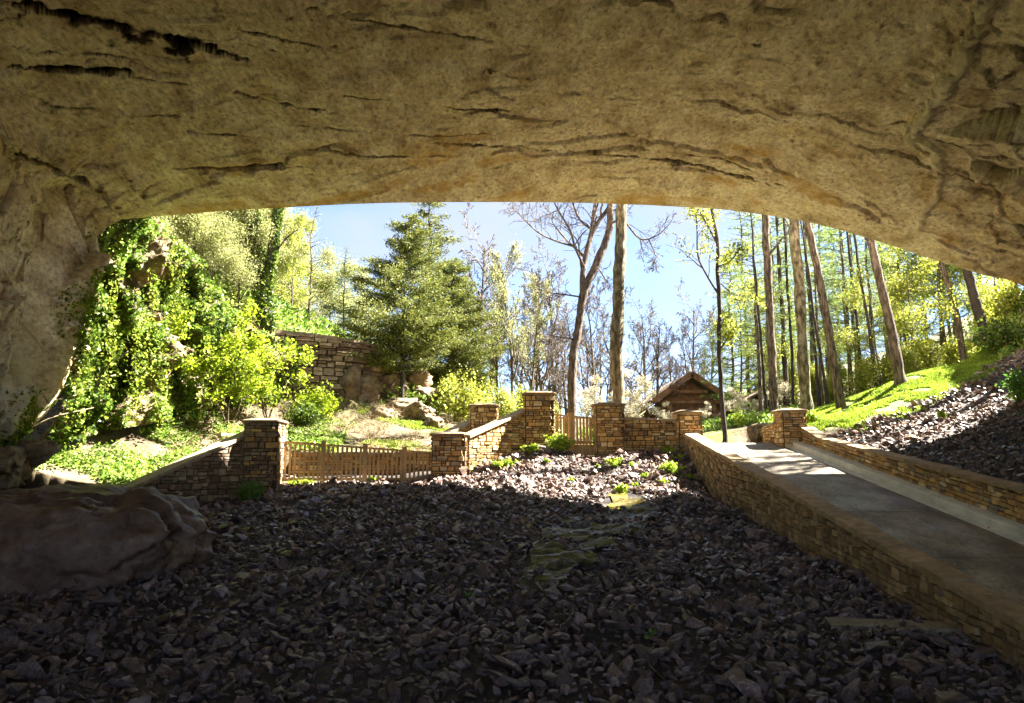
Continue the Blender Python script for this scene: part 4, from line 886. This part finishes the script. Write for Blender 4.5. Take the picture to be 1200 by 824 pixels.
# ---------------------------------------------------------------- trees
def perp(d, r):
    a = r.normal(size=3); a = a-(a@d)*d; return nrm(a)
def grow(out, p, d, L, r0, lv, cfg, r):
    n = max(3, int(L/cfg['seg'])+2); pts = [p]; rad = [r0]; st = L/(n-1)
    for i in range(1, n):
        d = nrm(d+r.normal(size=3)*cfg['wander']+np.array((0, 0, cfg['up']))*.12); pts.append(pts[-1]+d*st); rad.append(max(r0*(1-i/(n-1)*.75), cfg.get('rmin', .009)))
    out.append((np.array(pts), np.array(rad), lv))
    if lv >= cfg['levels']: return
    sprout(out, np.array(pts), np.array(rad), lv, cfg, r, L)
def sprout(out, pts, rad, lv, cfg, r, L, f0=None, k=None):
    k = k or cfg['kids'][min(lv, len(cfg['kids'])-1)]; f0 = cfg['f0'] if f0 is None else f0
    for c in range(k):
        f = f0+(1-f0)*(c+r.rand())/k; x = f*(len(pts)-1); i = min(int(x), len(pts)-2); q = pts[i]+(pts[i+1]-pts[i])*(x-i); d = nrm(pts[i+1]-pts[i])
        a = R(r.uniform(*cfg['ang'])); nd_ = nrm(d*math.cos(a)+perp(d, r)*math.sin(a)); rr = rad[i]*r.uniform(.45, .7)
        grow(out, q, nd_, L*cfg['ratio']*r.uniform(.6, 1.15)*(1.15-f*.6), max(rr, cfg.get('rmin', .009)), lv+1, cfg, r)
def skel_mesh(out, mb, minr=0, maxr=9, scale=1):
    for pts, rad, lv in out:
        if rad[0] < minr or rad[0] >= maxr: continue
        tube(mb, pts, rad*scale, 9 if rad[0] > .12 else (6 if rad[0] > .04 else 3))
def tips(out, lvmin, n, r, spread, frac=.35):
    pl = [(p, i) for p, _, lv in out if lv >= lvmin for i in range(1, len(p)) if i >= frac*(len(p)-1)]
    ii = r.randint(0, len(pl), n); q = np.array([pl[a][0][pl[a][1]-1]+(pl[a][0][pl[a][1]]-pl[a][0][pl[a][1]-1])*r.rand() for a in ii]); return q+r.normal(0, spread, (n, 3))
BARE = dict(rmin=.011, levels=4, kids=(9, 6, 4, 4), ang=(25, 60), ratio=.5, wander=.16, up=.5, seg=.5, f0=.25)
def proto_bare(seed, H=12, r0=.2, leaf=0, mat=None, cfg=BARE, lsize=.09, spread=.14, maxtwig=1):
    r = np.random.RandomState(seed); out = []; grow(out, np.zeros(3), nrm(np.array((r.normal()*.05, 0, 1.))), H, r0, 0, dict(cfg, wander=cfg['wander']*.35), r) if False else None
    n = 10; pts = [np.zeros(3)]; d = np.array((0, 0, 1.))
    for i in range(n): d = nrm(d+r.normal(size=3)*.05+np.array((0, 0, .1))); pts.append(pts[-1]+d*H*.85/n)
    pts = np.array(pts); rad = r0*(1-np.linspace(0, .85, n+1)); out.append((pts, rad, 0)); sprout(out, pts, rad, 0, cfg, r, H*.7)
    tr, cr = MB(), MB(); skel_mesh(out, tr, minr=.028); tw = MB(); skel_mesh(out, tw, maxr=.028)
    parts = [('trunk', tr.mesh('trunk', smooth=True), M['bark'])]
    parts.append(('twigs', tw.mesh('twigs', smooth=True), M['twig']))
    if leaf: q = tips(out, 2, leaf, r, spread); leaves(cr, q, lsize, r, .7); parts.append(('crown', cr.mesh('crown'), mat))
    return parts
def proto_pine(seed, H=15, r0=.16, low=.3, Lmax=2.4, mat=None, dens=1.0, needle=.17, droop=.1, bark='bark', nb=5, asp=.16, top=.4):
    r = np.random.RandomState(seed); tr, cr = MB(), MB(); pts = np.array([(r.normal()*.04*i/3, r.normal()*.04*i/3, H*i/10) for i in range(11)]); tube(tr, pts, r0*(1-np.linspace(0, .9, 11)), 9)
    z = H*low
    while z < H*.99:
        f = (z/H-low)/(1-low); L0 = Lmax*((1-f)**.8*(.55+.45*min(1, f*5))+.08)
        for b in range(nb):
            if r.rand() < .12: continue
            a = r.uniform(0, 6.28); L = L0*r.uniform(.55, 1.2); c = np.array((np.interp(z, pts[:, 2], pts[:, 0]), np.interp(z, pts[:, 2], pts[:, 1]), z+r.uniform(-.15, .15))); dr = np.array((math.cos(a), math.sin(a), 0)); n = 6
            bp = np.array([c+dr*L*i/n+np.array((0, 0, 1))*(L*(.28*i/n-droop*(i/n)**2*2)) for i in range(n+1)])+r.normal(0, .02, (n+1, 3)); tube(tr, bp, .03*(1-np.linspace(0, .8, n+1)), 3)
            m = int(26*dens*L); tq = r.uniform(.2, 1.05, m); side = r.normal(0, .22, m)*L*(1.1-tq*.6)*.55; q = c+dr*(L*tq)[:, None]+np.outer(L*(.28*tq-droop*tq**2*2), (0, 0, 1))+np.outer(side, (-dr[1], dr[0], 0))+r.normal(0, .05, (m, 3))
            for j in range(3): leaves(cr, q+r.normal(0, .07, q.shape), needle, r, asp, dirs=np.tile(dr*.9+np.array((0, 0, .15)), (m, 1))+r.normal(0, .55, (m, 3)))
        z += H*r.uniform(.022, .036)
    return [('trunk', tr.mesh('trunk', smooth=True), M[bark]), ('crown', cr.mesh('crown'), mat)]
def place(parts, name, label, x, y, z, rz=0, sc=1, group=None, lean=(0, 0), cat='tree'):
    t = thing(name, label, cat, (x, y, z), group); t.rotation_euler = (lean[0], lean[1], rz); t.scale = (sc, sc, sc)
    for n, me, mt in parts:
        if not me.materials: me.materials.append(mt)
        o = bpy.data.objects.new(n, me); COL.objects.link(o); o.parent = t
    return t
def at_px(px, Y, dz=-.1):
    x = PX(px, Y, 1.5); return x, Y, hz(x, Y)+dz
pr = np.random.RandomState(99)
bareA = proto_bare(1, cfg=dict(BARE, kids=(12, 8, 5, 4), rmin=.013)); bareB = proto_bare(2, 10, .15, cfg=dict(BARE, rmin=.013, kids=(13, 8, 6, 4), ang=(20, 50)))
sprA = proto_bare(3, 12, .12, 13000, M['spring'], lsize=.13, spread=.3); sprB = proto_bare(4, 11, .11, 17000, M['pale'], lsize=.14, spread=.42, cfg=dict(BARE, f0=.06))
sprC = proto_bare(5, 10, .10, 6000, M['pale'], cfg=dict(BARE, ang=(12, 32), up=1.4, kids=(12, 7, 5, 4)), lsize=.065, spread=.12)
pineA = proto_pine(6, 15, .15, .14, 2.5, M['pine'], .7); pineB = proto_pine(7, 16, .13, .25, 2.2, M['pine'], .65); pineC = proto_pine(8, 12, .12, .06, 2.6, M['pine'], 1.0)
sprD = proto_bare(15, 12, .12, 7500, M['spring'], lsize=.13, spread=.3)
shrubP = proto_bare(14, 3.0, .05, 4500, M['spring'], cfg=dict(BARE, levels=3, kids=(12, 7, 4, 3), f0=.05, ang=(30, 70), seg=.3), lsize=.12, spread=.25)
dogw = proto_bare(9, 4.2, .07, 4200, M['blossom'], cfg=dict(BARE, ang=(55, 85), up=.2, kids=(10, 6, 4, 3), ratio=.62, levels=3, seg=.35), lsize=.085, spread=.09)
# far-off trees
g = 'bare trees far behind the footbridge'
for i, (px, Y, s, k) in enumerate(((712, 52, .95, 0), (745, 46, .78, 1), (762, 55, .95, 0), (690, 60, 1.0, 1), (640, 50, .85, 0), (655, 62, 1.1, 1), (780, 62, .9, 1), (625, 44, .7, 0), (555, 52, 1.05, 1), (585, 58, 1.0, 0), (815, 60, 1.0, 0), (540, 45, .95, 1), (605, 40, .75, 1), (728, 44, .7, 1), (770, 42, .62, 0), (700, 42, .68, 1), (665, 44, .7, 0), (795, 50, .8, 1), (810, 45, .7, 1), (830, 52, .9, 1), (575, 40, 1.0, 1), (640, 41, .95, 1), (695, 39, .85, 1), (618, 46, 1.15, 1), (655, 50, 1.2, 0), (560, 44, 1.1, 0))):
    x, y, z = at_px(px, Y); place((bareA, bareB)[k], 'bare_tree', 'leafless twiggy tree in the pale woodland far behind the footbridge and pillars', x, y, z, i*1.7, s, g)
g = 'yellow green spring trees behind the cliff on the left'
for i, (px, Y, s, k) in enumerate(((150, 30, .75, 0), (185, 33, .8, 1), (215, 29, .65, 1), (245, 34, .8, 0), (265, 31, .6, 1), (175, 27, .55, 0), (285, 38, .75, 1), (335, 40, .6, 0), (225, 40, 1.0, 0), (130, 38, .95, 1), (200, 45, 1.1, 1), (380, 42, .6, 1), (420, 45, .65, 1), (160, 26, .45, 1), (205, 27.5, .42, 1), (238, 28.5, .4, 1), (272, 29.5, .42, 1), (292, 32, .5, 1), (335, 34, .42, 0), (190, 38, .85, 1), (255, 42, .85, 1), (310, 45, .8, 1), (350, 46, .6, 1), (110, 33, .8, 1))):
    x, y, z = at_px(px, Y); place((sprA, sprB)[k], 'spring_tree', 'young tree in fresh pale yellow green leaf in the wood above the ivy cliff', x, y, z, i*2.1, s, g)
g = 'slim pines in the wood on the right'
for i, (px, Y, s, k) in enumerate(((862, 40, .85, 2), (880, 44, 1.0, 0), (893, 34, .8, 1), (915, 42, .95, 0), (925, 36, .8, 1), (957, 38, .9, 1), (975, 45, 1.0, 0), (1000, 33, .8, 1), (1010, 41, .95, 0), (1030, 36, .85, 1), (1048, 46, 1.0, 0), (1070, 35, .8, 0), (1095, 42, .9, 1), (1115, 33, .75, 0), (990, 52, 1.1, 2), (935, 55, 1.1, 0), (1060, 55, 1.1, 2), (1130, 48, 1, 1), (1165, 42, .9, 0), (1190, 37, .8, 0), (965, 31, .6, 1))):
    x, y, z = at_px(px, Y); place((pineA, pineB, pineC)[k], 'pine_tree', 'slim straight pine with soft green needles in the wood right of the ramp head', x, y, z, i*1.3, s, g)
g = 'yellow leaved understorey trees under the cave lip at the right'
for i, (px, Y, s, k) in enumerate(((1080, 31, .62, 0), (1110, 34, .7, 0), (1150, 33, .62, 1), (1180, 31, .55, 0), (1035, 30, .45, 1), (1200, 36, .7, 1), (905, 38, .55, 1), (870, 36, .6, 0), (1060, 38, .6, 1), (1010, 44, .6, 1), (960, 48, .55, 1), (1125, 36, .75, 1), (1165, 38, .8, 1))):
    x, y, z = at_px(px, Y); place((sprD, sprD)[k], 'spring_tree', 'small tree in yellow green leaf among the pines at the right', x, y, z, i*1.1+.4, s, g)
g = 'leafy bushes on the woodland floor behind the ramp head and pillars'
for i, (px, Y, s) in enumerate(((985, 33, .7), (1015, 30, .6), (1040, 31, .7), (1070, 29, .6), (1095, 29.5, .7), (960, 36, .8), (925, 38, .8), (1120, 31, .8), (1145, 31, .7), (1175, 29, .8), (900, 42, .9), (865, 45, .9), (525, 31, .6), (560, 34, .7), (590, 33, .6), (615, 36, .7), (645, 38, .7), (505, 36, .7))):
    x, y, z = at_px(px, Y); place(shrubP, 'shrub', 'leafy yellow green bush among the trunks beyond the stone pillars', x, y, z, i*1.1, s, g, cat='shrub')
# middle distance, each its own
x, y, z = at_px(600, 34); place(sprC, 'young_tree', 'upright young tree with sparse yellow green leaves behind the stair pillars', x, y, z, .3, .88)
x, y, z = at_px(583, 37); place(sprC, 'young_tree', 'slender upright young tree nearest the cedar group, left of the sparse yellow green one', x, y, z, 4.1, .82)
x, y, z = at_px(622, 38); place(sprC, 'young_tree', 'second slender upright tree just right of the sparse yellow green one', x, y, z, 2.3, .85)
x, y, z = at_px(357, 33); place(proto_pine(20, 9.5, .11, .12, 2.2, M['pale'], .42, .13, .02, nb=4), 'thin_conifer', 'thin ragged conifer above the old dry stone wall', x, y, z, 1, .62)
x, y, z = at_px(398, 36); place(proto_pine(21, 9.5, .10, .12, 2.0, M['pine'], .5, .13, .02, nb=4), 'thin_conifer', 'smaller ragged conifer left of the big cedar', x, y, z, 2, .55)
cedar = proto_pine(22, 9.8, .13, .15, 3.8, M['cedar'], 2.5, .12, .02, 'barkdark', nb=8, asp=.4)
x, y, z = at_px(470, 30); z = ZP(472, 30); place(cedar, 'cedar_tree', 'big dense dark green cedar standing on the bank left of centre', x, y, z, .4, .80)
cedB = proto_pine(23, 12, .14, .2, 2.5, M['cedar'], 1.5, .14, .05, 'barkdark', nb=6, asp=.3)
x, y, z = at_px(500, 37); place(cedB, 'fir_tree', 'tall dark fir rising behind the cedar to the cave lip', x, y, z, 1.4, .98)
x, y, z = at_px(530, 34); place(cedar, 'cedar_tree', 'olive green cedar right of the big dense one', x, y, z, 2.4, .74)
x, y, z = at_px(548, 42); place(cedB, 'fir_tree', 'dark conifer at the right edge of the cedar group', x, y, z, 3.4, .68)
x, y, z = at_px(575, 42); place(pineC, 'pine_tree', 'soft green pine between the cedars and the upright young trees', x, y, z, .4, .4)
for i, (px, Y, s, lb) in enumerate(((700, 33, .68, 'white blossoming dogwood seen between the forked tree and the big trunk'), (733, 33, .5, 'white blossoming dogwood right of the big straight trunk'), (738, 36, .8, 'paler dogwood in bloom behind the big straight trunk'),
                                (830, 34, .3, 'dogwood in bloom in front of the lodge gable'), (778, 33, .36, 'small dogwood in bloom in front of the left eave of the lodge'), (858, 32, .42, 'dogwood in bloom beside the thin dark tree, at the right eave of the lodge'), (893, 35, .35, 'small flowering dogwood right of the thin dark tree'), (735, 52, .45, 'low dogwood in bloom left of the lodge gable'), (908, 36, .55, 'pale flowering tree in front of the second roof'))):
    x, y, z = at_px(px, Y); place(dogw, 'dogwood_tree', lb, x, y, z, i*1.9, s)

# hand-laid trunks
def pline(pts, Y, dY=0):
    n = len(pts); return np.array([P(a, b, Y+dY*i/(n-1)) for i, (a, b) in enumerate(pts)])
def smoothl(p, k=4):
    n = len(p); return crm(list(p), np.linspace(0, n-1, (n-1)*k+1))
def extend(p, H):  # carry a trunk on above the picture
    d = nrm(p[-1]-p[-2]); d = nrm(d+np.array((0, 0, .6))); return np.vstack([p, p[-1]+d*H*.5, p[-1]+d*H])
def laid(name, label, px, Y, main, r0, r1, mat='bark', limbs=(), H=5, twigs=(6, .3), leafn=0, leafm=None, flare=True, lsize=.1, tw=None, twL=1.6, ext=True, group=None):
    r = np.random.RandomState(int(px)); m = pline(main, Y); gz = hz(m[0][0], m[0][1])
    m[0][2] = min(m[0][2], gz)-.15 if m[0][2] > gz else m[0][2]-.1
    base = m[0].copy(); base[2] += .1
    if ext: m = extend(m, H)
    m = smoothl(m); rad = np.interp(np.linspace(0, 1, len(m)), [0, .75, 1], [r0, r1, r1*.5 if ext else .01])
    if flare: dz = m[:, 2]-m[0][2]; rad = rad*(1+.55*np.exp(-dz/.28))
    tr, tg, cr = MB(), MB(), MB(); m = smoothl(m, 5); rad = np.interp(np.linspace(0, 1, len(m)), np.linspace(0, 1, len(rad)), rad); m = m+fbm(m*np.array((.5, .5, .9))+px, 3)[:, None]*np.array((.10, .10, 0)); tube(tr, m, rad*(1+fbm(m*3+5, 2)*.13), 16)
    out = []; cfg = dict(BARE, rmin=.008, levels=4 if name == 'forked_tree' else 3, kids=(7, 6, 5, 3), seg=.3, wander=.2, up=.3, ratio=.62 if name == 'forked_tree' else .52)
    for lp, ra, rb in limbs:
        q = smoothl(pline(lp, Y, r.uniform(-1.2, 1.2))); rr = np.linspace(ra, rb, len(q)); tube(tr, q, rr, 8); sprout(out, q, rr, 1, cfg, r, np.linalg.norm(q[-1]-q[0])*.9, .15, 9)
    if twigs[0]: sprout(out, m, rad*.3, 1, cfg, r, twL, twigs[1], twigs[0])
    skel_mesh(out, tg)
    t = thing(name, label, 'tree', base, group); tr.build('trunk', M[mat], t, smooth=True)
    if out: tg.build('twigs', M[tw or 'twig'], t, smooth=True)
    if leafn: leaves(cr, tips(out, 2, leafn, r, .12), lsize, r, .7); cr.build('crown', leafm, t)
    return t
laid('big_tree', 'thick straight mottled trunk rising right of the footbridge pillar', 723, 25.6, [(723, 492), (724, 400), (727, 310), (729, 235)], .225, .19, 'barkpale', H=7, twigs=(7, .82), twL=2)
laid('big_tree_limb' if False else 'forked_tree', 'reddish bare tree forking into two limbs left of the big straight trunk', 668, 28, [(668, 485), (672, 430), (677, 390), (684, 347), (697, 312), (710, 278), (717, 240)], .17, .13, 'barkred',
     limbs=[([(683, 352), (683, 320), (690, 285), (700, 262), (712, 245), (722, 225)], .12, .06), ([(684, 312), (674, 290), (668, 270), (656, 250), (650, 238)], .05, .03), ([(680, 348), (660, 345), (645, 343), (630, 338)], .035, .015),
            ([(676, 290), (650, 282), (630, 272), (612, 255), (600, 242)], .04, .012), ([(700, 312), (708, 325), (712, 332), (703, 342)], .035, .012), ([(672, 397), (655, 395), (635, 391)], .03, .01), ([(716, 262), (730, 258), (750, 280), (770, 276), (785, 262)], .05, .015), ([(760, 280), (768, 300), (762, 314)], .03, .01),
            ([(695, 270), (680, 258), (672, 240), (668, 225)], .05, .03)], twigs=(10, .15), twL=2.2, tw='barkred')
laid('thin_dark_tree', 'thin crooked dark tree beside the lodge with a few pale leaves', 847, 26, [(850, 512), (846, 470), (843, 400), (842, 340), (840, 290), (835, 245)], .085, .06, 'barkdark',
     limbs=[([(842, 345), (828, 322), (818, 300), (817, 270), (815, 245)], .04, .025), ([(841, 313), (856, 306), (868, 290)], .035, .015), ([(843, 410), (852, 398), (858, 385)], .03, .015), ([(840, 285), (828, 262), (818, 245)], .04, .02), ([(842, 330), (860, 345), (880, 350)], .025, .01)],
     twigs=(8, .3), leafn=2600, leafm=M['spring'], tw='barkdark', lsize=.09, H=4)
laid('tall_tree', 'straight grey trunk at the left end of the row above the ramp head', 903, 29, [(908, 498), (905, 430), (901, 350), (896, 250)], .17, .14, 'bark', H=6, twigs=(6, .3), limbs=[([(901, 300), (912, 285), (925, 268), (915, 250)], .05, .02)])
laid('tall_tree', 'thick mottled trunk with mossy base just above the ramp head pillar', 940, 26, [(947, 490), (943, 440), (937, 350), (929, 250)], .2, .16, 'barkpale', H=6, twigs=(5, .5))
laid('tall_tree', 'brown trunk leaning left, right of the mottled trunk', 965, 26, [(988, 486), (978, 430), (962, 340), (945, 255)], .155, .12, 'bark', H=6, twigs=(5, .5))
laid('tall_tree', 'leaning brown trunk standing alone on the bright grass slope', 1042, 25.4, [(1057, 455), (1047, 400), (1034, 340), (1018, 268)], .17, .125, 'barkred', H=6, twigs=(5, .5))
laid('tall_tree', 'slimmer leaning trunk behind the grass slope further right', 1120, 29, [(1130, 418), (1122, 375), (1110, 330), (1098, 285)], .12, .1, 'barkred', H=6, twigs=(5, .3))
laid('tall_tree', 'ivy clad dark trunk leaning left below the right part of the cave lip', 1147, 28, [(1160, 405), (1148, 370), (1138, 335), (1128, 290)], .19, .15, 'barkdark', H=6, twigs=(3, .6), leafn=900, leafm=M['ivy'])
laid('tall_tree', 'dark trunk at the far right edge under the cave lip', 1192, 30, [(1196, 392), (1192, 360), (1186, 320)], .15, .12, 'barkdark', H=6, twigs=(3, .5))
for i, (a, b, Y, c, d) in enumerate(((898, 495, 31, 889, 370), (970, 478, 30, 955, 380), (1012, 475, 31, 995, 300), (1027, 452, 30, 1003, 290), (930, 488, 33, 921, 300), (960, 484, 31, 948, 340), (1000, 478, 34, 988, 310), (920, 490, 36, 912, 300))):
    laid('slender_tree', 'slender dark pole-like trunk between the larger trunks above the ramp head', a+.3*i, Y, [(a, b), ((a+c)/2+1, (b+d)/2), (c, d)], .065, .045, 'barkdark', H=5, twigs=(7, .3), twL=1.2, tw='barkdark', group='slender dark trunks in the row above the ramp head')
for i, (x, y) in enumerate(((20.2, 24.9), (21.5, 24.2))):
    place(bareB, 'bare_tree', ('bare tree just outside the right edge of the view, its shadow crossing the ramp', 'second bare tree outside the right edge of the view, nearer the cave')[i], x, y, hz(x, y)-.1, i, 1.1)
# twin ivy trunks
for lb, main, ra, rb in (('left ivy wrapped trunk of the leaning pair above the lime green sapling', [(318, 400), (308, 350), (300, 300), (293, 238)], .26, .2), ('right ivy wrapped trunk of the pair above the lime green sapling', [(308, 400), (312, 350), (319, 300), (327, 238)], .2, .15)):
    t = laid('ivy_clad_tree', lb, 300 if 'left' in lb else 327, 30, main, ra, rb, 'barkdark', H=5, twigs=(8, .5), limbs=[([(293, 260), (285, 275), (278, 290), (270, 310)], .05, .02)] if 'left' in lb else [([(320, 300), (335, 280), (350, 268)], .05, .015)])
    m = smoothl(pline(main, 30), 12); q = m[rs.randint(0, len(m), 5200)]; a = rs.uniform(0, 6.28, len(q)); rr = (ra if 'left' in lb else rb)*rs.uniform(1.0, 1.5, len(q))
    q = q+np.stack([np.cos(a)*rr, np.sin(a)*rr, rs.normal(0, .15, len(q))], 1); mb = MB(); leaves(mb, q, .11, rs, .8); mb.build('ivy', M['ivy'], t)
# lime sapling
def sapling(label, px, py, Y, H, n, seed, cfgk, w=1):
    r = np.random.RandomState(seed); b = P(px, py, Y); b[2] = hz(b[0], b[1])-.05; out = []
    for k in range(4): grow(out, b+r.normal(0, .06, 3)*np.array((1, 1, 0)), nrm(np.array((r.normal()*.28*w, r.normal()*.2, 1.))), H*r.uniform(.75, 1), .035, 1, cfgk, r)
    t = thing('sapling', label, 'sapling', b); a, c = MB(), MB(); skel_mesh(out, a); a.build('stems', M['bark'], t, smooth=True); leaves(c, tips(out, 2, n, r, .1), .10, r, .75, flat=1.2); c.build('crown', M['lime'], t)
CS = dict(BARE, levels=3, kids=(8, 7, 5, 3), ang=(35, 75), ratio=.5, up=.25, seg=.3, wander=.12, f0=.3)
sapling('bright lime green sapling in front of the ivy cliff', 268, 500, 23.2, 3.6, 4600, 31, CS, 1.2)
sapling('lower lime green sapling leaning over the shaded stair wall', 240, 505, 22.6, 2.5, 1900, 32, CS, 1.2)
sapling('thin lime green sapling nearest the old dry stone wall', 315, 500, 24.5, 2.9, 2600, 33, CS)
# bare pale shrubby stems against the cave wall
mb = MB()
for k, (a, b) in enumerate((((8, 500), (95, 462)), ((15, 515), (110, 478)), ((110, 458), (150, 412)), ((112, 460), (135, 440)), ((30, 480), (45, 430)))):
    tube(mb, smoothl(np.array([P(*a, 17.2), (P(*a, 17.2)+P(*b, 17.8))/2+np.array((0, -.2, .1)), P(*b, 17.8)])), .015, 4)
tag(mb.build('dead_branches', M['dry'], loc=tuple(P(60, 490, 17.4))), 'pale dead stems leaning against the foot of the cave wall', 'branches', kind='stuff')

# ---------------------------------------------------------------- lodge
Yb = 42
ax_, ay_ = P(806, 440, Yb), P(722, 500, Yb); gx0 = ax_[0]; top = ax_[2]; hw = ax_[0]-ay_[0]; ez = ay_[2]
t = thing('timber_lodge', 'dark brown timber lodge with a steep gable behind the garden wall', 'building', (gx0, Yb, .8))
mb = MB()
for s in (-1, 1):
    v = [(gx0, Yb-1.0, top+.12), (gx0+s*(hw+.15), Yb-1.0, ez), (gx0+s*(hw+.15), Yb+9, ez), (gx0, Yb+9, top+.12)]; v2 = [(a, b, c-.14) for a, b, c in v]; mb.add(v2+v, BOXF)
mb.build('roof', surf('roof_shingles', [(.3, (.13, .09, .06)), (.6, (.26, .18, .12))], scale=8, bump=.5), t)
mb = MB()
for s in (-1, 1): beam(mb, (gx0, Yb-1.05, top-.02), (gx0+s*(hw+.2), Yb-1.05, ez-.15), .06, .32)
for k in range(4):
    f = .25+k*.2; z_ = top-(top-ez)*f; beam(mb, (gx0-hw*f*.9, Yb-.6, z_-.25), (gx0+hw*f*.9, Yb-.6, z_-.25), .1, .16)
mb.build('gable_beams', M['darkwood'], t)
mb = MB(); mb.add([(gx0-hw*.9, Yb, ez-.1), (gx0+hw*.9, Yb, ez-.1), (gx0, Yb, top-.2), (gx0-hw*.9, Yb+8, ez-.1), (gx0+hw*.9, Yb+8, ez-.1), (gx0, Yb+8, top-.2)], [(0, 1, 2), ]); mb.add([(gx0-hw*.9, Yb+1, .3), (gx0+hw*.9, Yb+1, .3), (gx0+hw*.9, Yb+1, ez), (gx0-hw*.9, Yb+1, ez), (gx0-hw*.9, Yb+8, .3), (gx0+hw*.9, Yb+8, .3), (gx0+hw*.9, Yb+8, ez), (gx0-hw*.9, Yb+8, ez)], [(0, 1, 2, 3), (1, 5, 6, 2), (4, 0, 3, 7), (5, 4, 7, 6)])
mb.build('wall', M['darkwood'], t)
for s in (-.85, -.3, .3, .85):
    mb = MB(); box(mb, (gx0+hw*s, Yb-.7, (ez+.5)/2+.4), (.22, .22, ez-.1+1.2)); mb.build('post', M['darkwood'], t)
c = P(882, 461, 41); t = thing('shed', 'small brown roofed building between the trunks beyond the ramp head', 'building', (c[0], 41, .8)); YS = -5
mb = MB(); hw2 = 2.3
for s in (-1, 1):
    v = [(c[0], 45+YS, c[2]), (c[0]+s*hw2, 45+YS, c[2]-1.3), (c[0]+s*hw2, 51+YS, c[2]-1.3), (c[0], 51+YS, c[2])]; mb.add([(a, b, d-.12) for a, b, d in v]+v, BOXF)
mb.build('roof', surf('brown_roof', [(.3, (.16, .10, .07)), (.6, (.28, .19, .13))], scale=6, bump=.4), t)
mb = MB(); box(mb, (c[0], 48.5+YS, (c[2]-1.4+.3)/2), (hw2*1.7, 5, c[2]-1.4-.3)); mb.add([(c[0]-hw2*.85, 45.98+YS, c[2]-1.42), (c[0]+hw2*.85, 45.98+YS, c[2]-1.42), (c[0], 45.98+YS, c[2]-.2)], [(0, 1, 2)]); mb.build('wall', M['darkwood'], t)

# ---------------------------------------------------------------- light, sky, camera
sun_dir = np.array((.66, .235, .72)); sun_dir /= np.linalg.norm(sun_dir)
el = math.asin(sun_dir[2]); az = math.atan2(sun_dir[0], sun_dir[1])
w = bpy.data.worlds.new('World'); scene.world = w; w.use_nodes = True; nt = w.node_tree; nt.nodes.clear()
sk = nd(nt, 'ShaderNodeTexSky', sky_type='NISHITA'); sk.sun_disc = False; sk.sun_elevation = el; sk.sun_rotation = az; sk.altitude = 200; sk.air_density = .55; sk.dust_density = 0; sk.ozone_density = 2
bg = nd(nt, 'ShaderNodeBackground'); wo = nd(nt, 'ShaderNodeOutputWorld')
tc = nd(nt, 'ShaderNodeTexCoord'); mp = nd(nt, 'ShaderNodeMapping'); mp.inputs['Scale'].default_value = (1, 1, 2.2); nt.links.new(tc.outputs['Generated'], mp.inputs[0])
nz = nd(nt, 'ShaderNodeTexNoise'); nz.inputs['Scale'].default_value = 2.3; nz.inputs['Detail'].default_value = 5; nt.links.new(mp.outputs[0], nz.inputs[0])
rp = ramp(nt, [(.44, (0, 0, 0)), (.64, (.85, .85, .85))]); nt.links.new(nz.outputs[0], rp.inputs[0])
mx = nd(nt, 'ShaderNodeMix', data_type='RGBA'); nt.links.new(rp.outputs[0], mx.inputs[0]); hs_ = nd(nt, 'ShaderNodeHueSaturation'); hs_.inputs['Saturation'].default_value = 1.0; hs_.inputs['Value'].default_value = .8; nt.links.new(sk.outputs[0], hs_.inputs['Color']); nt.links.new(hs_.outputs[0], mx.inputs[6]); mx.inputs[7].default_value = (1.45, 1.55, 1.8, 1)
nt.links.new(mx.outputs[2], bg.inputs[0]); bg.inputs[1].default_value = .05; nt.links.new(bg.outputs[0], wo.inputs[0])
ld = bpy.data.lights.new('sun', 'SUN'); ld.energy = 5.0; ld.angle = R(.5); ld.color = (1, .95, .86); lo = bpy.data.objects.new('sun', ld); COL.objects.link(lo)
lo.rotation_euler = Vector(tuple(sun_dir)).to_track_quat('Z', 'Y').to_euler()
cd = bpy.data.cameras.new('camera'); cam = bpy.data.objects.new('camera', cd); COL.objects.link(cam); cam.rotation_euler = (math.pi/2+TH, 0, 0)
cd.sensor_width = 36; cd.lens = F/1200*36; cd.clip_start = .1; cd.clip_end = 2000; scene.camera = cam
scene.view_settings.view_transform = 'Standard'; scene.view_settings.look = 'None'; scene.view_settings.gamma = 1; scene.view_settings.use_curve_mapping = False
scene.view_settings.exposure = 3.55
scene.cycles.max_bounces = 8; scene.cycles.diffuse_bounces = 5; scene.cycles.glossy_bounces = 2; scene.cycles.transmission_bounces = 3; scene.cycles.transparent_max_bounces = 4
scene.cycles.use_denoising = True; scene.cycles.caustics_reflective = False; scene.cycles.caustics_refractive = False
for o in bpy.data.objects:
    if '_w' in o: del o['_w']
